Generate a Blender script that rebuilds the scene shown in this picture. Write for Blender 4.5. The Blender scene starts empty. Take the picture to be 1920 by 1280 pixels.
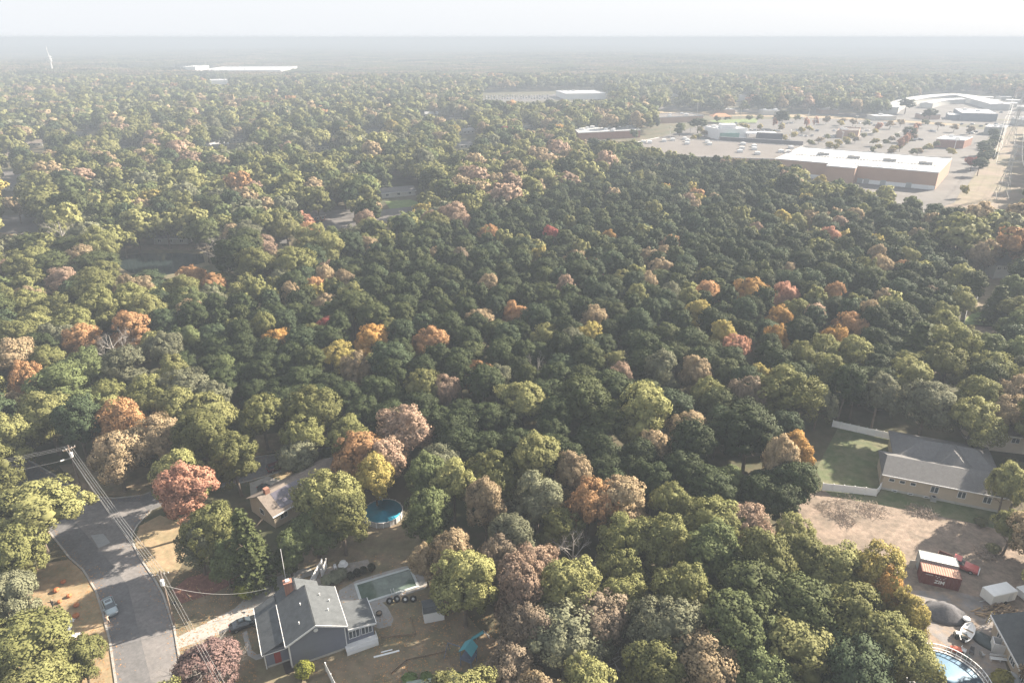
import bpy, math, random
import numpy as np
from mathutils import Matrix, Vector

S = bpy.context.scene
C = S.collection
R = math.radians
PITCH = R(24.0)
CAM_H = 88.0
F = 1280.0 / 1920.0            # focal length over image width

# ------------------------------------------------------------------ camera
cam_data = bpy.data.cameras.new('camera')
cam = bpy.data.objects.new('camera', cam_data)
C.objects.link(cam)
cam.location = (0, 0, CAM_H)
cam.rotation_euler = (math.pi / 2 - PITCH, 0, 0)
cam_data.sensor_width = 36.0
cam_data.lens = 36.0 * F
cam_data.clip_start = 0.5
cam_data.clip_end = 60000
S.camera = cam

# ------------------------------------------------------------------ light
SUN_EL, SUN_AZ = R(29), R(62)   # azimuth clockwise from +y (the view direction) towards +x
w = bpy.data.worlds.new('World')
S.world = w
w.use_nodes = True
nt = w.node_tree
bg = nt.nodes['Background']
sky = nt.nodes.new('ShaderNodeTexSky')
sky.sky_type = 'NISHITA'
sky.sun_disc = False
sky.sun_elevation = SUN_EL
sky.sun_rotation = SUN_AZ
sky.air_density = 1.0
sky.dust_density = 4.0
sky.ozone_density = 1.0
veil = nt.nodes.new('ShaderNodeMix')           # a thin even veil of high cloud
veil.data_type = 'RGBA'
veil.inputs[0].default_value = 0.94
veil.inputs[7].default_value = (2.4, 2.48, 2.58, 1)
nt.links.new(sky.outputs[0], veil.inputs[6])
nt.links.new(veil.outputs[2], bg.inputs[0])
bg.inputs[1].default_value = 0.09
sd = bpy.data.lights.new('sun', 'SUN')
sd.energy = 5.0
sd.angle = R(0.8)
sd.color = (1.0, 0.87, 0.70)
sun = bpy.data.objects.new('sun', sd)
C.objects.link(sun)
sun.rotation_euler = (math.pi / 2 - SUN_EL, 0, -SUN_AZ + math.pi)
S.view_settings.view_transform = 'Standard'
S.view_settings.look = 'None'
S.view_settings.gamma = 1.0
S.view_settings.exposure = 2.15
HAZE = 0.00062
HAZE_COL = (0.31, 0.36, 0.44)
S.cycles.max_bounces = 5
S.cycles.diffuse_bounces = 2
S.cycles.transparent_max_bounces = 8
S.cycles.volume_bounces = 1
S.cycles.caustics_reflective = False
S.cycles.caustics_refractive = False

# ------------------------------------------------------------------ where a picture point lies on the ground (or at height z)
_s, _c = math.sin(PITCH), math.cos(PITCH)
def at(x, y, z=0.0):
    u = (x - 960) / 1280.0
    v = (y - 640) / 1280.0
    t = (CAM_H - z) / (_s + v * _c)
    return Vector((u * t, t * (_c - v * _s), z))
def proj(X, Y, Z):
    dz = CAM_H - Z
    zc = Y * _c + dz * _s
    if zc < 1: zc = 1
    return 960 + 1280 * X / zc, 640 + 1280 * (dz * _c - Y * _s) / zc

# ------------------------------------------------------------------ materials
MATS = {}
def mat(name, col, rough=0.8, var=0.25, scale=1.0, bump=0.0, metal=0.0, spec=0.3, coat=0.0, kind=None, kscale=1.0, col2=None, alpha=None):
    if name in MATS: return MATS[name]
    m = bpy.data.materials.new(name)
    m.use_nodes = True
    n, l = m.node_tree.nodes, m.node_tree.links
    b = n['Principled BSDF']
    b.inputs['Roughness'].default_value = rough
    b.inputs['Metallic'].default_value = metal
    b.inputs['Specular IOR Level'].default_value = spec
    if coat: b.inputs['Coat Weight'].default_value = coat
    tc = n.new('ShaderNodeTexCoord')
    no = n.new('ShaderNodeTexNoise'); no.inputs['Scale'].default_value = scale; no.inputs['Detail'].default_value = 6
    no.inputs['Roughness'].default_value = 0.65
    l.new(tc.outputs['Object'], no.inputs['Vector'])
    ramp = n.new('ShaderNodeMapRange')
    ramp.inputs[1].default_value = 0.3; ramp.inputs[2].default_value = 0.7
    ramp.inputs[3].default_value = 1 - var; ramp.inputs[4].default_value = 1 + var
    l.new(no.outputs['Fac'], ramp.inputs[0])
    mul = n.new('ShaderNodeVectorMath'); mul.operation = 'SCALE'
    src = None
    if kind == 'rows':       # shingles, siding boards, corrugation: bands along z (siding) or along the local v
        wv = n.new('ShaderNodeTexBrick')
        wv.inputs['Scale'].default_value = kscale
        wv.inputs['Color1'].default_value = (*col, 1)
        wv.inputs['Color2'].default_value = (*[c * 0.86 for c in col], 1)
        wv.inputs['Mortar'].default_value = (*[c * 0.62 for c in col], 1)
        wv.inputs['Mortar Size'].default_value = 0.03
        l.new(tc.outputs['Object'], wv.inputs['Vector'])
        src = wv.outputs['Color']
    elif col2 is not None:
        n2 = n.new('ShaderNodeTexNoise'); n2.inputs['Scale'].default_value = kscale; n2.inputs['Detail'].default_value = 7
        n2.inputs['Roughness'].default_value = 0.7
        l.new(tc.outputs['Object'], n2.inputs['Vector'])
        mr = n.new('ShaderNodeMapRange'); mr.inputs[1].default_value = 0.42; mr.inputs[2].default_value = 0.58
        l.new(n2.outputs['Fac'], mr.inputs[0])
        mx = n.new('ShaderNodeMix'); mx.data_type = 'RGBA'
        mx.inputs[6].default_value = (*col, 1); mx.inputs[7].default_value = (*col2, 1)
        l.new(mr.outputs[0], mx.inputs[0])
        src = mx.outputs[2]
    if src is not None: l.new(src, mul.inputs[0])
    else: mul.inputs[0].default_value = col
    l.new(ramp.outputs[0], mul.inputs['Scale'])
    l.new(mul.outputs[0], b.inputs['Base Color'])
    if bump:
        bp = n.new('ShaderNodeBump'); bp.inputs['Strength'].default_value = bump; bp.inputs['Distance'].default_value = 0.1
        nb = n.new('ShaderNodeTexNoise'); nb.inputs['Scale'].default_value = scale * 6; nb.inputs['Detail'].default_value = 5
        l.new(tc.outputs['Object'], nb.inputs['Vector'])
        l.new(nb.outputs['Fac'], bp.inputs['Height'])
        l.new(bp.outputs[0], b.inputs['Normal'])
    MATS[name] = m
    return m

def leaf_material(name, transl=0.25, sat=1.0, fixed=None):
    """base colour = the object's own colour, turning towards autumn orange in patches by the colour's alpha"""
    m = bpy.data.materials.new(name); m.use_nodes = True
    n, l = m.node_tree.nodes, m.node_tree.links
    out = n['Material Output']; b = n['Principled BSDF']
    b.inputs['Roughness'].default_value = 0.75; b.inputs['Specular IOR Level'].default_value = 0.15
    oi = n.new('ShaderNodeObjectInfo'); tc = n.new('ShaderNodeTexCoord')
    ocol, oalp = oi.outputs['Color'], oi.outputs['Alpha']
    if fixed:
        fc = n.new('ShaderNodeRGB'); fc.outputs[0].default_value = (*fixed[:3],1); fa = n.new('ShaderNodeValue'); fa.outputs[0].default_value = fixed[3]; ocol, oalp = fc.outputs[0], fa.outputs[0]
    n1 = n.new('ShaderNodeTexNoise'); n1.inputs['Scale'].default_value = 0.28; n1.inputs['Detail'].default_value = 3
    add = n.new('ShaderNodeVectorMath'); add.operation = 'ADD'
    cmb = n.new('ShaderNodeCombineXYZ')
    mm = n.new('ShaderNodeMath'); mm.operation = 'MULTIPLY'; mm.inputs[1].default_value = 57.0
    l.new(oi.outputs['Random'], mm.inputs[0]); l.new(mm.outputs[0], cmb.inputs[0]); l.new(mm.outputs[0], cmb.inputs[1])
    l.new(tc.outputs['Object'], add.inputs[0]); l.new(cmb.outputs[0], add.inputs[1])
    l.new(add.outputs[0], n1.inputs['Vector'])
    # autumn patches
    sub = n.new('ShaderNodeMath'); sub.operation = 'SUBTRACT'; sub.inputs[0].default_value = 0.95
    l.new(oalp, sub.inputs[1])
    mr = n.new('ShaderNodeMapRange'); l.new(n1.outputs['Fac'], mr.inputs[0])
    a2 = n.new('ShaderNodeMath'); a2.operation = 'ADD'; a2.inputs[1].default_value = 0.10
    l.new(sub.outputs[0], mr.inputs[1]); l.new(sub.outputs[0], a2.inputs[0]); l.new(a2.outputs[0], mr.inputs[2])
    mx = n.new('ShaderNodeMix'); mx.data_type = 'RGBA'
    l.new(mr.outputs[0], mx.inputs[0]); l.new(ocol, mx.inputs[6]); mx.inputs[7].default_value = (0.30, 0.13, 0.045, 1)
    # small leaf-to-leaf and tree-to-tree variation
    n2 = n.new('ShaderNodeTexNoise'); n2.inputs['Scale'].default_value = 1.6; n2.inputs['Detail'].default_value = 4
    l.new(add.outputs[0], n2.inputs['Vector'])
    hs = n.new('ShaderNodeHueSaturation')
    v = n.new('ShaderNodeMapRange'); v.inputs[1].default_value = 0.3; v.inputs[2].default_value = 0.7; v.inputs[3].default_value = 0.72; v.inputs[4].default_value = 1.3
    l.new(n2.outputs['Fac'], v.inputs[0])
    v2 = n.new('ShaderNodeMapRange'); v2.inputs[3].default_value = 0.8; v2.inputs[4].default_value = 1.22
    l.new(oi.outputs['Random'], v2.inputs[0])
    vm = n.new('ShaderNodeMath'); vm.operation = 'MULTIPLY'; l.new(v.outputs[0], vm.inputs[0]); l.new(v2.outputs[0], vm.inputs[1])
    h = n.new('ShaderNodeMapRange'); h.inputs[3].default_value = 0.485; h.inputs[4].default_value = 0.512
    l.new(n1.outputs['Fac'], h.inputs[0])
    l.new(h.outputs[0], hs.inputs['Hue']); l.new(vm.outputs[0], hs.inputs['Value']); hs.inputs['Saturation'].default_value = sat
    l.new(mx.outputs[2], hs.inputs['Color'])
    l.new(hs.outputs[0], b.inputs['Base Color'])
    tr = n.new('ShaderNodeBsdfTranslucent'); l.new(hs.outputs[0], tr.inputs[0])
    ms = n.new('ShaderNodeMixShader'); ms.inputs[0].default_value = transl
    l.new(b.outputs[0], ms.inputs[1]); l.new(tr.outputs[0], ms.inputs[2]); l.new(ms.outputs[0], out.inputs[0])
    MATS[name] = m
    return m
leaf_material('broadleaf_foliage', 0.3)
leaf_material('pine_foliage', 0.12)

# ------------------------------------------------------------------ mesh building
class MB:
    def __init__(s, M=None): s.v, s.f, s.mi, s.M, s.k = [], [], [], M, 0
    def add(s, vs, fs):
        o = len(s.v)
        if s.M is not None: vs = [tuple(s.M @ Vector(q)) for q in vs]
        s.v += [tuple(q) for q in vs]
        s.f += [tuple(i + o for i in q) for q in fs]
        s.mi += [s.k] * len(fs)
        return s
    def box(s, x0, x1, y0, y1, z0, z1):
        return s.add([(x0,y0,z0),(x1,y0,z0),(x1,y1,z0),(x0,y1,z0),(x0,y0,z1),(x1,y0,z1),(x1,y1,z1),(x0,y1,z1)],
                     [(0,3,2,1),(4,5,6,7),(0,1,5,4),(1,2,6,5),(2,3,7,6),(3,0,4,7)])
    def prism(s, poly, z0, z1):
        n = len(poly)
        vs = [(p[0], p[1], z0) for p in poly] + [(p[0], p[1], z1) for p in poly]
        a = sum(poly[i][0]*poly[(i+1)%n][1] - poly[(i+1)%n][0]*poly[i][1] for i in range(n))
        if a < 0: vs = vs[:n][::-1] + vs[n:][::-1]
        return s.add(vs, [tuple(range(n))[::-1], tuple(range(n, 2*n))] + [(i, (i+1)%n, (i+1)%n+n, i+n) for i in range(n)])
    def loft(s, rings, cap=True):
        n = len(rings[0]); vs = [p for r in rings for p in r]; fs = []
        for k in range(len(rings)-1):
            for i in range(n):
                fs.append((k*n+i, k*n+(i+1)%n, (k+1)*n+(i+1)%n, (k+1)*n+i))
        if cap: fs += [tuple(range(n))[::-1], tuple(range((len(rings)-1)*n, len(rings)*n))]
        return s.add(vs, fs)
    def tube(s, pts, r, n=6, r2=None):
        pts = [Vector(p) for p in pts]; rings = []
        m = len(pts)
        for i, p in enumerate(pts):
            d = (pts[min(i+1, m-1)] - pts[max(i-1, 0)]).normalized()
            a = d.cross(Vector((0,0,1)))
            if a.length < 1e-3: a = Vector((1,0,0))
            a.normalize(); b = d.cross(a)
            rr = r if r2 is None else r + (r2 - r) * i / (m - 1)
            rings.append([tuple(p + (a*math.cos(t) + b*math.sin(t))*rr) for t in [2*math.pi*k/n for k in range(n)]])
        return s.loft(rings)
    def lathe(s, prof, n=24, c=(0,0)):
        return s.loft([[(c[0]+r*math.cos(2*math.pi*k/n), c[1]+r*math.sin(2*math.pi*k/n), z) for k in range(n)] for r, z in prof])
    def build(s, name, m, parent=None, smooth=False):
        me = bpy.data.meshes.new(name)
        me.from_pydata(s.v, [], s.f)
        ms = m if isinstance(m, (list, tuple)) else [m]
        for x in ms: me.materials.append(x)
        if len(ms) > 1: me.polygons.foreach_set('material_index', s.mi)
        if smooth: me.polygons.foreach_set('use_smooth', [True]*len(me.polygons))
        me.update()
        o = bpy.data.objects.new(name, me); C.objects.link(o)
        if parent: o.parent = parent
        return o
def tag(o, label, cat, group=None):
    o['label'] = label; o['category'] = cat
    if group: o['group'] = group
    return o
def thing(name, label, cat, loc=(0,0,0), rz=0, group=None):
    o = bpy.data.objects.new(name, None); C.objects.link(o)
    o.empty_display_size = 0.3
    o.location = loc; o.rotation_euler = (0, 0, rz)
    return tag(o, label, cat, group)
def dup(root, loc, rz, label, group=None, scale=None):
    r = root.copy(); C.objects.link(r); r.location = loc; r.rotation_euler = (0,0,rz)
    r['label'] = label
    if group: r['group'] = group
    if scale: r.scale = scale
    for ch in root.children:
        c = ch.copy(); C.objects.link(c); c.parent = r
        for g in ch.children:
            d = g.copy(); C.objects.link(d); d.parent = c
    return r
def struct(o, kind='structure'):
    o['kind'] = kind; return o
def sheet(name, pts, z, m, world=False):
    """a flat polygon on the ground; pts are picture points (or world points)"""
    P = [(p[0], p[1]) if world else tuple(at(*p)[:2]) for p in pts]
    a = sum(P[i][0]*P[(i+1)%len(P)][1] - P[(i+1)%len(P)][0]*P[i][1] for i in range(len(P)))
    if a < 0: P = P[::-1]
    mb = MB(); mb.add([(x, y, z) for x, y in P], [tuple(range(len(P)))])
    return struct(mb.build(name, m))
# ------------------------------------------------------------------ the setting
M_ = mat
asphalt = mat('asphalt', (0.185,0.175,0.175), 0.9, 0.2, 1.7, 0.2, col2=(0.15,0.145,0.147), kscale=0.35)
asphalt_dark = mat('asphalt_dark', (0.14,0.138,0.145), 0.9, 0.2, 1.9, 0.2, col2=(0.115,0.115,0.12), kscale=0.4)
asphalt_old = mat('asphalt_old', (0.095,0.09,0.092), 0.92, 0.2, 0.05, 0.1, col2=(0.12,0.114,0.112), kscale=0.03)
concrete = mat('concrete', (0.30,0.29,0.275), 0.85, 0.2, 0.9, 0.2)
patio_m = mat('patio_concrete', (0.27,0.265,0.26), 0.85, 0.22, 0.7, 0.2)
floor_m = mat('forest_floor', (0.10,0.085,0.055), 0.95, 0.3, 0.15, 0.4, col2=(0.06,0.065,0.035), kscale=0.06)
yard_m = mat('dry_lawn', (0.19,0.15,0.105), 0.95, 0.25, 0.5, 0.3, col2=(0.14,0.125,0.08), kscale=0.22)
sandlawn_m = mat('leaf_strewn_lawn', (0.30,0.22,0.14), 0.95, 0.25, 0.7, 0.3, col2=(0.22,0.18,0.11), kscale=0.3)
green_m = mat('green_lawn', (0.15,0.20,0.07), 0.95, 0.2, 0.5, 0.3, col2=(0.10,0.15,0.05), kscale=0.2)
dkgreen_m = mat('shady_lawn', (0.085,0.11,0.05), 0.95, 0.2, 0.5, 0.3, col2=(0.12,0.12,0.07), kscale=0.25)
dirt_m = mat('bare_dirt', (0.23,0.18,0.145), 0.95, 0.3, 0.9, 0.6, col2=(0.16,0.13,0.105), kscale=0.22)
strip_m = mat('cleared_strip', (0.19,0.15,0.12), 0.95, 0.2, 0.1, 0.3, col2=(0.14,0.125,0.08), kscale=0.03)
mulch_m = mat('dark_mulch', (0.05,0.04,0.038), 0.95, 0.3, 2.0, 0.4)
redmulch_m = mat('red_groundcover', (0.17,0.085,0.07), 0.95, 0.35, 1.2, 0.5)
white_m = mat('white_paint', (0.72,0.73,0.75), 0.6, 0.06, 0.8)
linepaint = mat('line_paint', (0.45,0.44,0.42), 0.8, 0.15, 0.8)
glass_m = mat('window_glass', (0.05,0.065,0.08), 0.08, 0.1, 0.5, spec=0.8)

ground = struct(MB().add([(-20500,-400,0),(20500,-400,0),(20500,19800,0),(-20500,19800,0)], [(0,1,2,3)]).build('ground', floor_m))

# main road, its side street
road_l = [(218,1284),(206,1201),(193,1149),(179,1105),(155,1067),(131,1046),(95,1000),(55,950),(10,905),(-60,868)]
road_r = [(345,1284),(327,1177),(306,1115),(289,1084),(261,1043),(248,1015),(247,1003),(258,984),(283,957)]
street_low = [(345,930),(420,912),(470,901),(560,874),(625,853)]
street_up = [(632,838),(560,846),(470,858),(380,885),(300,915),(268,928),(213,934),(172,931),(148,921),(103,891),(69,871),(34,852),(-60,820)]
sheet('road', road_l[::-1] + road_r + street_low + street_up, 0.010, asphalt_dark)
sheet('road_lane', [(285,1284),(240,1098),(206,1053),(160,1000),(113,947),(60,895),(90,893),(148,925),(213,940),(262,940),(275,955),(252,982),(243,1003),(244,1016),(257,1044),(285,1085),(302,1115),(323,1177),(340,1284)], 0.014, asphalt)
sheet('road_patch', [(170,1003),(194,1000),(207,1017),(185,1027)], 0.018, mat('road_patch', (0.26,0.27,0.28), 0.9, 0.1, 1.0))
def kerb(name, pts, w=0.32, h=0.13, m=concrete):
    P = [at(*p) for p in pts]; mb = MB()
    L, Rr = [], []
    for i, p in enumerate(P):
        d = (P[min(i+1,len(P)-1)] - P[max(i-1,0)]).normalized(); nrm = Vector((-d.y, d.x, 0))
        L.append(p + nrm*w/2); Rr.append(p - nrm*w/2)
    mb.loft([[(a.x,a.y,-0.05),(a.x,a.y,h),(b.x,b.y,h),(b.x,b.y,-0.05)] for a, b in zip(L, Rr)])
    return struct(mb.build(name, m))
kerb('kerb', road_l); kerb('kerb', road_r); kerb('kerb', street_up); kerb('kerb', street_low)

sheet('lawn', [(216,1290),(204,1201),(191,1149),(177,1105),(153,1069),(129,1048),(60,1060),(-80,1090),(-80,1290)], 0.006, sandlawn_m)
sheet('lawn', [(263,1040),(252,1015),(262,985),(300,965),(360,990),(340,1060),(310,1110)], 0.006, sandlawn_m)
sheet('lawn', [(330,1175),(312,1115),(400,1090),(500,1068),(560,1040),(700,960),(800,1000),(830,1100),(900,1180),(1000,1240),(1000,1330),(346,1330)], 0.004, yard_m)
sheet('flower_bed', [(322,1107),(350,1083),(430,1060),(470,1078),(400,1112),(340,1131)], 0.012, redmulch_m)
sheet('lawn', [(150,925),(270,932),(330,912),(300,880),(190,862),(110,872)], 0.006, yard_m)
sheet('lawn', [(470,856),(600,832),(640,800),(480,815)], 0.004, yard_m)
# drive of the blue house, its walk and beds
sheet('driveway', [(328,1196),(333,1216),(420,1184),(470,1160),(497,1130),(540,1115),(552,1090),(590,1075),(580,1062),(520,1080),(480,1100),(440,1140),(400,1160)], 0.010, concrete)
sheet('garden_path', [(454,1186),(463,1181),(472,1218),(482,1226),(500,1222),(503,1230),(480,1237),(465,1228)], 0.012, patio_m)
sheet('flower_bed', [(489,1178),(503,1172),(515,1212),(502,1216)], 0.014, mulch_m)
sheet('flower_bed', [(524,1225),(541,1218),(553,1258),(536,1264)], 0.014, mulch_m)
# pool terrace
sheet('pool_terrace', [(636,1106),(668,1088),(720,1072),(762,1060),(800,1062),(806,1088),(797,1103),(735,1122),(720,1128),(680,1134),(650,1140),(632,1122)], 0.010, patio_m)
sheet('patio', [(655,1138),(681,1132),(715,1127),(727,1138),(738,1160),(734,1172),(712,1178),(690,1170)], 0.014, patio_m)
sheet('gravel_patch', [(588,1075),(618,1062),(690,1048),(695,1062),(640,1082),(600,1100),(585,1098)], 0.008, mat('pale_gravel', (0.27,0.25,0.23), 0.95, 0.3, 0.8, 0.3))
# tan house on the side street
sheet('driveway', [(468,905),(502,892),(560,913),(590,925),(560,935),(500,935),(470,930)], 0.010, concrete)
sheet('lawn', [(503,890),(560,875),(600,862),(610,890),(590,920),(562,911)], 0.006, sandlawn_m)
# mid distance yards and streets among the trees
sheet('lawn', [(722,378),(770,374),(800,384),(780,398),(735,398)], 0.006, green_m)
sheet('side_street', [(700,395),(775,387),(800,392),(780,410),(740,418),(700,412)], 0.010, asphalt_old)
sheet('side_street', [(560,398),(660,392),(700,400),(700,414),(640,440),(560,436)], 0.010, asphalt_old)
sheet('lawn', [(200,462),(390,456),(400,476),(370,474),(240,474),(195,482)], 0.006, yard_m)
sheet('side_street', [(-30,405),(60,402),(110,432),(60,442),(-30,432)], 0.010, asphalt_old)
sheet('lawn', [(-30,432),(60,442),(110,432),(110,446),(-30,456)], 0.006, sandlawn_m)
sheet('side_street', [(0,322),(40,318),(60,335),(20,350),(0,345)], 0.010, asphalt_old)
sheet('side_street', [(120,265),(230,268),(240,280),(130,278)], 0.010, sandlawn_m)
sheet('side_street', [(580,240),(650,238),(655,252),(585,256)], 0.010, asphalt_old)
pond_poly = [(222,500),(212,488),(232,480),(262,475),(330,474),(380,477),(384,492),(352,500),(330,512),(300,518),(245,512)]
wat = bpy.data.materials.new('still_water'); wat.use_nodes = True
b_ = wat.node_tree.nodes['Principled BSDF']; b_.inputs['Base Color'].default_value = (0.02,0.03,0.03,1); b_.inputs['Roughness'].default_value = 0.12
b_.inputs['Specular IOR Level'].default_value = 0.5
nz = wat.node_tree.nodes.new('ShaderNodeTexNoise'); nz.inputs['Scale'].default_value = 1.2
bb = wat.node_tree.nodes.new('ShaderNodeBump'); bb.inputs['Strength'].default_value = 0.06
wat.node_tree.links.new(nz.outputs[0], bb.inputs['Height']); wat.node_tree.links.new(bb.outputs[0], b_.inputs['Normal'])
sheet('water', pond_poly, 0.02, wat)
sheet('pond_bank', [(200,505),(200,484),(232,474),(262,469),(340,469),(390,472),(400,494),(352,510),(330,522),(300,528),(235,522)], 0.008, mat('bank', (0.13,0.115,0.07), 0.95, 0.3, 0.3, 0.3))

# right-hand side: the cleared lot, lawns
sheet('bare_lot', [(1500,930),(1560,915),(1640,927),(1760,955),(1870,985),(1990,1010),(1990,1150),(1900,1150),(1860,1180),(1800,1290),(1700,1290),(1690,1180),(1640,1090),(1560,1040),(1490,1000)], 0.006, dirt_m)
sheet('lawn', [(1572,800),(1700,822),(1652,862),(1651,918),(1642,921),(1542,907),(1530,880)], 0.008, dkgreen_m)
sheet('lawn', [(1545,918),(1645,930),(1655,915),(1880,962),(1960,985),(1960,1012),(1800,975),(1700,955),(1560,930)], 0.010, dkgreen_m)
sheet('asphalt_yard', [(1690,1105),(1800,1110),(1860,1125),(1862,1170),(1900,1290),(1810,1290),(1790,1220),(1735,1180),(1700,1150)], 0.010, mat('worn_paving', (0.19,0.18,0.18), 0.95, 0.25, 0.5, 0.3, col2=(0.25,0.20,0.16), kscale=0.3))
sheet('lawn', [(1806,608),(1812,596),(1826,585),(1868,584),(1874,600),(1862,610)], 0.008, green_m)
sheet('lawn', [(1785,602),(1799,600),(1797,610),(1786,610)], 0.008, green_m)
sheet('garden_dirt', [(1780,612),(1860,612),(1875,620),(1850,628),(1780,628)], 0.006, dirt_m)
sheet('clearing', [(1800,500),(1890,505),(1910,560),(1880,600),(1800,600),(1818,550)], 0.003, yard_m)
# shops: parking, road, power line strip
sheet('parking_lot', [(1225,262),(1262,250),(1310,236),(1345,226),(1430,224),(1540,222),(1640,226),(1800,237),(1860,246),(1832,300),(1790,380),(1730,400),(1640,385),(1500,350)], 0.006, asphalt_old)
sheet('highway', [(1180,205),(1340,209),(1500,214),(1640,222),(1800,232),(1990,240),(1990,231),(1800,223),(1640,214),(1500,207),(1340,203),(1180,200)], 0.010, asphalt_old)
sheet('verge', [(1200,214),(1345,217),(1500,220),(1640,226),(1800,236),(1800,233),(1640,223),(1500,215),(1340,210),(1200,208)], 0.012, sandlawn_m)
sheet('verge', [(1330,226),(1420,222),(1420,230),(1345,232)], 0.012, green_m)
sheet('power_line_strip', [(1765,392),(1800,352),(1842,300),(1860,262),(1885,225),(1893,205),(1980,205),(1990,392)], 0.004, strip_m)
sheet('access_lane', [(1790,372),(1812,350),(1845,302),(1857,262),(1838,258),(1826,300),(1790,318),(1765,352)], 0.010, asphalt_old)
sheet('storage_yard', [(1640,222),(1660,206),(1740,180),(1810,178),(1925,196),(1960,215),(1900,224),(1800,222)], 0.005, asphalt_old)
sheet('car_lot', [(895,186),(1030,178),(1045,176),(1060,186),(1000,190),(910,192)], 0.006, asphalt_old)
for a, b in (((1280,268),(1335,240)),((1400,272),(1470,237)),((1500,275),(1600,238)),((1555,282),(1650,240)),((1620,290),(1690,246)),((1660,290),(1720,250)),((1700,292),(1760,268))):
    A, B = at(*a), at(*b); d = (B-A).normalized(); nn = Vector((-d.y, d.x, 0))
    sheet('parking_line', [tuple((A+nn*.18)[:2]), tuple((B+nn*.18)[:2]), tuple((B-nn*.18)[:2]), tuple((A-nn*.18)[:2])], 0.014, linepaint, True)
    for k in range(26):
        t = (k + .5) / 26; q = A.lerp(B, t)
        if k % 2 == 0: continue
# leaf litter gathered along the kerbs
def litter():
    rl = random.Random(8); mb = MB()
    for line in (road_l, road_r, street_low, street_up):
        P = [at(*p) for p in line]
        for a, b in zip(P[:-1], P[1:]):
            L = (b-a).length; d = (b-a).normalized(); n = Vector((-d.y, d.x, 0))
            for _ in range(int(L*9)):
                c = a + d*rl.uniform(0, L) + n*rl.gauss(0, 1.0); q = rl.uniform(.05,.13); t = rl.uniform(0,3)
                z = .022 if abs((c-a).dot(n)) > .2 else .14
                mb.add([(c.x+q*math.cos(t),c.y+q*math.sin(t),z),(c.x-q*math.sin(t),c.y+q*math.cos(t),z+.02),(c.x-q*math.cos(t),c.y-q*math.sin(t),z),(c.x+q*math.sin(t),c.y-q*math.cos(t),z+.02)],[(0,1,2,3)])
    for _ in range(5200):
        px, py = rl.choice(((rl.uniform(60,200),rl.uniform(1060,1280)),(rl.uniform(330,480),rl.uniform(1070,1290)),(rl.uniform(560,860),rl.uniform(1040,1290)),(rl.uniform(700,1000),rl.uniform(1150,1290))))
        c = at(px,py); q = rl.uniform(.05,.14); t = rl.uniform(0,3)
        mb.add([(c.x+q*math.cos(t),c.y+q*math.sin(t),.03),(c.x-q*math.sin(t),c.y+q*math.cos(t),.05),(c.x-q*math.cos(t),c.y-q*math.sin(t),.03),(c.x+q*math.sin(t),c.y-q*math.cos(t),.05)],[(0,1,2,3)])
    return struct(mb.build('fallen_leaves', mat('fallen_leaf', (0.33,0.19,0.09), .9, .4, .8)), 'stuff')
litter()
# rolling hills on the horizon
def hills():
    rnd = random.Random(4); nx, ny = 90, 26; vs, fs = [], []
    for j in range(ny):
        for i in range(nx):
            x = -18500 + 37000*i/(nx-1); y = 6500 + (19500-6500)*j/(ny-1)
            e = math.sin(math.pi*j/(ny-1)) * min(1, i/3, (nx-1-i)/3)
            z = e*(14 + 12*math.sin(x/2300+1.3) + 10*math.sin(x/900+y/1700) + 6*math.sin(x/420+2*y/900)) + rnd.uniform(-2, 2)*e - 1.0
            vs.append((x, y, z))
    for j in range(ny-1):
        for i in range(nx-1): fs.append((j*nx+i, j*nx+i+1, (j+1)*nx+i+1, (j+1)*nx+i))
    mb = MB(); mb.add(vs, fs)
    return struct(mb.build('hills', mat('wooded_hills', (0.05,0.058,0.035), 0.95, 0.5, 0.012, 0.0, col2=(0.085,0.075,0.045), kscale=0.006)))
hills()
# ------------------------------------------------------------------ buildings
sh_dark = mat('dark_shingle', (0.095,0.105,0.115), 0.92, 0.22, 0.9, 0.0, kind='rows', kscale=2.2)
sh_grey = mat('grey_shingle', (0.15,0.15,0.155), 0.92, 0.14, 1.5, 0.0, kind='rows', kscale=2.2)
sh_brown = mat('brown_shingle', (0.20,0.17,0.15), 0.92, 0.14, 1.5, 0.0, kind='rows', kscale=2.2)
sid_blue = mat('slate_blue_siding', (0.17,0.185,0.235), 0.7, 0.06, 0.8)
sid_tan = mat('tan_siding', (0.46,0.39,0.31), 0.75, 0.08, 0.8)
sid_grey = mat('pale_siding', (0.50,0.50,0.48), 0.75, 0.08, 0.8)
brick = mat('brick_wall', (0.33,0.17,0.125), 0.85, 0.12, 0.5, 0.0, kind='rows', kscale=1.0)
brick_far = mat('pale_brick_wall', (0.40,0.27,0.21), 0.85, 0.08, 0.1)
white_roof = mat('white_membrane_roof', (0.46,0.47,0.49), 0.6, 0.07, 0.08)
brown_roof = mat('grey_gravel_roof', (0.13,0.12,0.118), 0.95, 0.12, 0.05)
metal_w = mat('white_metal', (0.7,0.71,0.72), 0.45, 0.06, 0.6)
metal_g = mat('grey_metal', (0.35,0.36,0.37), 0.5, 0.1, 0.8, metal=0.3)
dark_m = mat('dark_trim', (0.03,0.032,0.036), 0.6, 0.1, 0.8)
wood_m = mat('weathered_wood', (0.22,0.17,0.125), 0.85, 0.25, 2.0)
conc_w = mat('foundation_concrete', (0.42,0.41,0.39), 0.85, 0.1, 1.0)
red_m = mat('barn_red', (0.28,0.05,0.045), 0.6, 0.2, 1.0)

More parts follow.
